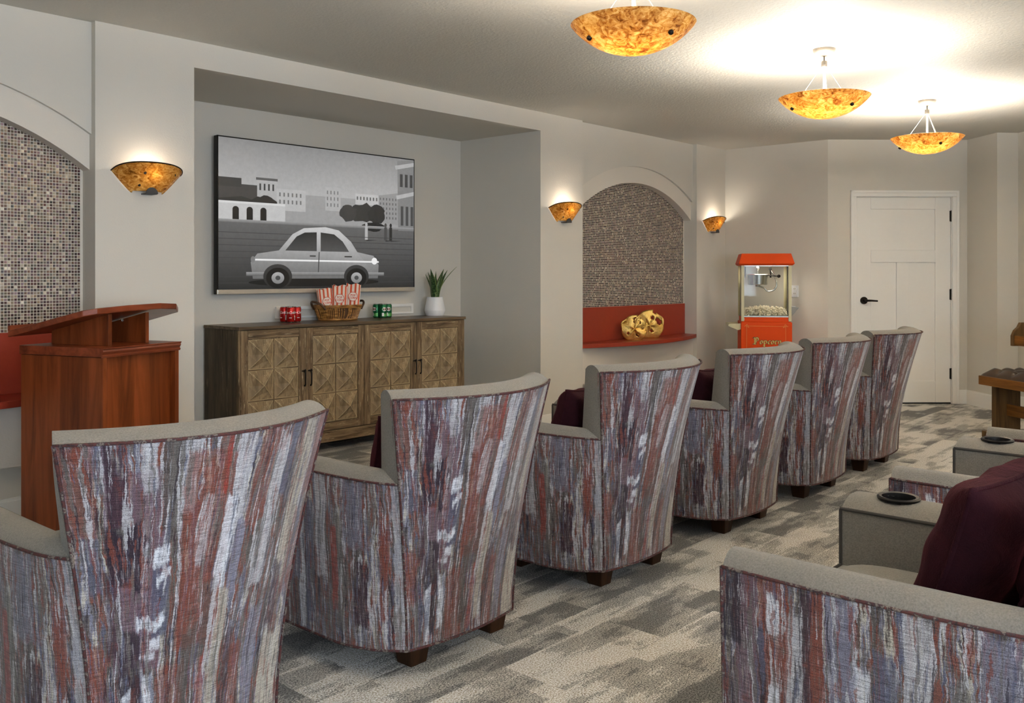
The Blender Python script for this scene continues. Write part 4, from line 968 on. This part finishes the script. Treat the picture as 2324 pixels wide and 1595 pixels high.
m = MB(); m.tube([(kx, 0, kz+.10), (kx, 0, gz1)], .006, 10); m.lathe([(.006, 0), (.014, .01), (.014, .03), (.006, .04)], 12, (kx, 0, gz1-.05)); m.build('stirrer_shaft', M_alu, pc, 50)
m = MB(); m.box(kx-.125, kx-.115, -.012, .012, kz+.07, gz1); m.build('hanger_bracket', M_bronze, pc)
m = MB(); m.box(.045, .07, -.015, .015, gz1-.05, gz1); m.tube([(.06, 0, gz1-.05), (.06, 0, kz+.07)], .008, 8); m.tube([(kx+.09, -.02, kz+.095), (.12, -.02, kz+.085)], .005, 8); m.lathe([(.001, -.018), (.016, -.010), (.018, 0), (.016, .010), (.001, .018)], 14, (.135, -.02, kz+.085)); m.build('dump_handle', M_bronze, pc, 50)
m = MB(); m.tube(smooth_path([(kx+.01, -.01, kz-.014), (kx+.06, -.02, kz-.03), (.03, -.02, kz-.062), (.085, -.02, kz-.05), (.115, -.02, kz), (.10, -.01, kz+.08), (.062, 0, kz+.15)], 6), .0075, 8); m.lathe([(.001, -.018), (.024, -.016), (.026, 0)], 16, (kx, 0, kz)); m.build('power_conduit', M_chrome, pc, 60)
rn = random.Random(3); m = MB(); ico = bmesh.new(); bmesh.ops.create_icosphere(ico, subdivisions=1, radius=1); iv = [v.co.copy() for v in ico.verts]; fi = [tuple(v.index for v in f.verts) for f in ico.faces]; ico.free()
for k in range(620):
    x = rn.uniform(-a_+.04, a_-.04); y = rn.uniform(-d_+.035, d_-.04); z = gz0+.016+rn.uniform(0, .085)*(.75+.25*math.cos(x*9))
    for q in range(3):
        o3 = Vector((rn.uniform(-.006, .006), rn.uniform(-.006, .006), rn.uniform(-.005, .005))); rr = rn.uniform(.005, .009); m.add([Vector((x, y, z))+o3+v*rr*rn.uniform(.85, 1.15) for v in iv], fi)
M_corn = plain('popped_corn', S(248, 238, 212), .8); o = m.build('popcorn', M_corn, pc, 70, fix=False); o['kind'] = 'stuff'; o['label'] = 'heap of pale popped corn'
l = bpy.data.lights.new('added_cabinet_lamp', 'AREA'); l.size = .2; l.energy = 1.6; l.color = (1, .93, .8); lo = bpy.data.objects.new('added_cabinet_lamp', l); COL.objects.link(lo); lo.parent = pc; lo.location = (0, 0, gz1-.008)  # lamp added under the canopy to brighten the popcorn
# chute on the right
m = MB(); m.prism([(-.05, 0), (.05, 0), (.05, .004), (-.05, .004)], lambda x, y: (a_, y*2, .90+0*x), lambda x, y: (a_+.0, y, .95)); m = MB()
m.add([(a_, -.09, .86), (a_+.075, -.10, .955), (a_+.075, .10, .955), (a_, .09, .86), (a_, -.10, .965), (a_, .10, .965)], [(0, 1, 2, 3), (0, 4, 1), (3, 2, 5)]); o = m.build('scoop_tray', M_alu, pc, fix=False); sd = o.modifiers.new('thickness', 'SOLIDIFY'); sd.thickness = .003
for (x, z) in ((-a_+.03, .842), (a_-.03, .842), (-a_+.008, .40)): m = MB().lathe([(.001, .003), (.005, .002), (.006, 0)], 10); m.xf(Matrix.Translation((x, -d_ if z < .8 else -d_+.012, z)) @ Matrix.Rotation(PI/2, 4, 'X')); m.build('rivet', M_nickel, pc)
# painted line border and lettering on the front
M_line = plain('gold_line_paint', S(226, 140, 60), .5); M_gpaint = plain('gold_letter_paint', S(206, 176, 92), .45); M_bpaint = plain('black_letter_paint', S(24, 18, 12), .5)
yf = -d_-.0012
def strokes2d(m, path, wdt, y=yf):
    for p, q in zip(path[:-1], path[1:]):
        p, q = Vector(p), Vector(q); d = (q-p).normalized(); n = Vector((-d.y, d.x))*wdt/2
        m.add([(a.x, y, a.y) for a in (p-n, q-n, q+n, p+n)], [(0, 1, 2, 3)])
m = MB(); bx0, bx1, bz = -a_+.053, a_-.06, .775
strokes2d(m, [(bx0-.02, bz+.002), (bx1+.025, bz)], .0035); strokes2d(m, [(bx0, bz+.02), (bx0, .30)], .0035); strokes2d(m, [(bx1, bz+.02), (bx1, .30)], .0035)
strokes2d(m, [(bx0-.02, bz-.004), (bx0+.005, bz+.02), (bx0+.024, bz-.014), (bx0-.012, bz+.004)], .003); strokes2d(m, [(bx1+.02, bz-.004), (bx1-.005, bz+.02), (bx1-.024, bz-.014), (bx1+.012, bz+.004)], .003)
m.build('line_border', M_line, pc)
# black-letter word, drawn with a broad pen held at an angle
def pen(m, path, y, nib=(.0052, .0040), grow=0):
    nb_ = Vector((nib[0], nib[1])); 
    for p, q in zip(path[:-1], path[1:]):
        p, q = Vector(p), Vector(q); a = [p-nb_, q-nb_, q+nb_, p+nb_]
        if grow:
            c = (p+q)/2; a = [c+(v-c)+(v-c).normalized()*grow for v in a]
        m.add([(v.x, y, v.y) for v in a], [(0, 1, 2, 3)])
H_ = .034
G_ = {'P': (.062, [[(.0,.052),(.012,.062),(.016,.05),(.016,.004),(.006,-.004)], [(.016,.056),(.034,.064),(.050,.052),(.048,.034),(.030,.026)], [(.028,.058),(.028,.012)], [(.0,.0),(.012,.004),(.026,-.002)], [(-.004,.058),(.008,.066)]]),
 'o': (.036, [[(.006,.028),(.006,.006),(.014,.0)], [(.014,.0),(.026,.008),(.026,.026),(.016,.034),(.006,.028)]]),
 'p': (.038, [[(.0,.030),(.006,.034),(.006,-.018),(.0,-.024)], [(.006,.028),(.018,.034),(.028,.026),(.028,.008),(.016,.0),(.006,.006)], [(-.002,-.014),(.014,-.022)]]),
 'c': (.030, [[(.024,.030),(.016,.034),(.006,.026),(.006,.008),(.014,.0),(.024,.006)]]),
 'r': (.028, [[(.0,.028),(.006,.034),(.006,.004),(.012,.0)], [(.006,.026),(.016,.034),(.022,.028)]]),
 'n': (.044, [[(.0,.028),(.006,.034),(.006,.004),(.0,.0)], [(.006,.026),(.020,.034),(.026,.026),(.026,.004),(.034,-.006),(.044,.0)]])}
x = -.125; zb_ = .605; mg, mk = MB(), MB()
for ch in 'Popcorn':
    adv, ss = G_[ch]
    for k, s_ in enumerate(ss):
        pts = [(x+u_, zb_+v_) for u_, v_ in s_]; pen(mk, pts, yf-.0003-.00004*k, grow=.0042); pen(mg, pts, yf-.0009-.00004*k)
    x += adv
mk.build('lettering_outline', M_bpaint, pc); mg.build('lettering', M_gpaint, pc)

# ------------------------------------------------------------------ wall outlet by the cart
r = thing('wall_outlet', (8.79, 4.045, 1.045), 0, 'white wall outlet plate beside the popcorn cart', 'outlet')
MB().box(-.012, 0, -.037, .037, 0, .118).build('plate', M_plwhite, r, bevel=.003)
for z in (.035, .083):
    m = MB().box(-.0145, -.011, -.016, .016, z-.013, z+.013); o = m.build('socket', M_white, r)
    MB().box(-.0152, -.014, -.008, -.005, z-.004, z+.006).build('slot', M_black, o); MB().box(-.0152, -.014, .005, .008, z-.004, z+.006).build('slot', M_black, o)

# ------------------------------------------------------------------ bench and organ
bd = Vector((-.62, -.785)); ang = math.atan2(bd.y, bd.x)
bn_ = thing('tufted_bench', (7.87, 2.10, 0), ang, 'wooden bench with tufted dark leather seat by the right wall', 'bench')
# local x along the bench, local +y ... towards the wall side
BL, BD_ = 1.0, .36
MB().box(0, BL, 0, BD_, .405, .475).build('apron', M_oak, bn_, bevel=.003)
MB().box(-.02, .02, .06, BD_-.06, .425, .485).build('end_batten', M_oakz, bn_)
m = MB(); nxc, nyc = 6, 3
def tuft(a, b):
    x = .012+(BL-.024)*a; y = .012+(BD_-.024)*b; u, v = a*nxc, b*nyc
    d = abs(math.sin(PI*u))*abs(math.sin(PI*v)); e = min(1, 12*min(a, 1-a), 6*min(b, 1-b)); return Vector((x, y, .476+.036*e**.5+.028*(d**.5)*e))
m.grid(tuft, 72, 36); m.add([(.012,.012,.476),(BL-.012,.012,.476),(BL-.012,BD_-.012,.476),(.012,BD_-.012,.476)], [(0,1,2,3)])
M_leather = plain('brown_black_leather', S(58, 42, 26), .35, spec=.5); m.build('tufted_seat', M_leather, bn_, 60)
for x in (.06, BL-.10):
    MB().box(x, x+.045, .07, BD_-.07, .05, .405).build('post', M_oakz, bn_, bevel=.003); MB().box(x-.01, x+.055, -.01, BD_+.01, 0, .05).build('sled_foot', M_oakz, bn_, bevel=.004)
MB().box(.1, BL-.1, BD_/2-.012, BD_/2+.012, .17, .26).build('stretcher', M_oak, bn_, bevel=.003)
og = thing('organ', (7.86, 1.87, 0), ang, 'wooden organ console with coloured tabs at the right edge', 'organ')
OL, OD = 1.15, .46
prof = [(0, .72), (0, .80), (.02, .84), (.05, .865), (.07, .90), (OD, .905), (OD, .72)]
for x0 in (0, OL-.03):
    m = MB(); m.prism(prof, lambda y, z: (x0, y, z), lambda y, z: (x0+.03, y, z)); m.build('end_cheek', M_oakz, og, bevel=.003)
MB().box(.03, OL-.03, .02, OD-.02, .735, .775).build('key_bed', M_oak, og, bevel=.002)
MB().box(.03, OL-.03, .012, .03, .725, .80).build('key_slip', M_oak, og)
MB().box(.03, OL-.03, OD-.04, OD-.01, .775, .902).build('back_board', M_oak, og); MB().box(.03, OL-.03, .30, OD, .885, .905).build('top_board', M_oak, og)
for k, cl in enumerate((S(60, 170, 80), S(220, 110, 50), S(220, 180, 70), S(235, 235, 225), S(70, 110, 190), S(200, 60, 50))*3):
    MB().box(.10+.045*k, .138+.045*k, .10, .16, .776, .80).build('tab', plain('tab_colour', cl, .4), og, bevel=.003)
MB().box(.45, OL-.05, .26, OD-.02, 0, .735).build('pedestal', M_oakz, og, bevel=.004)
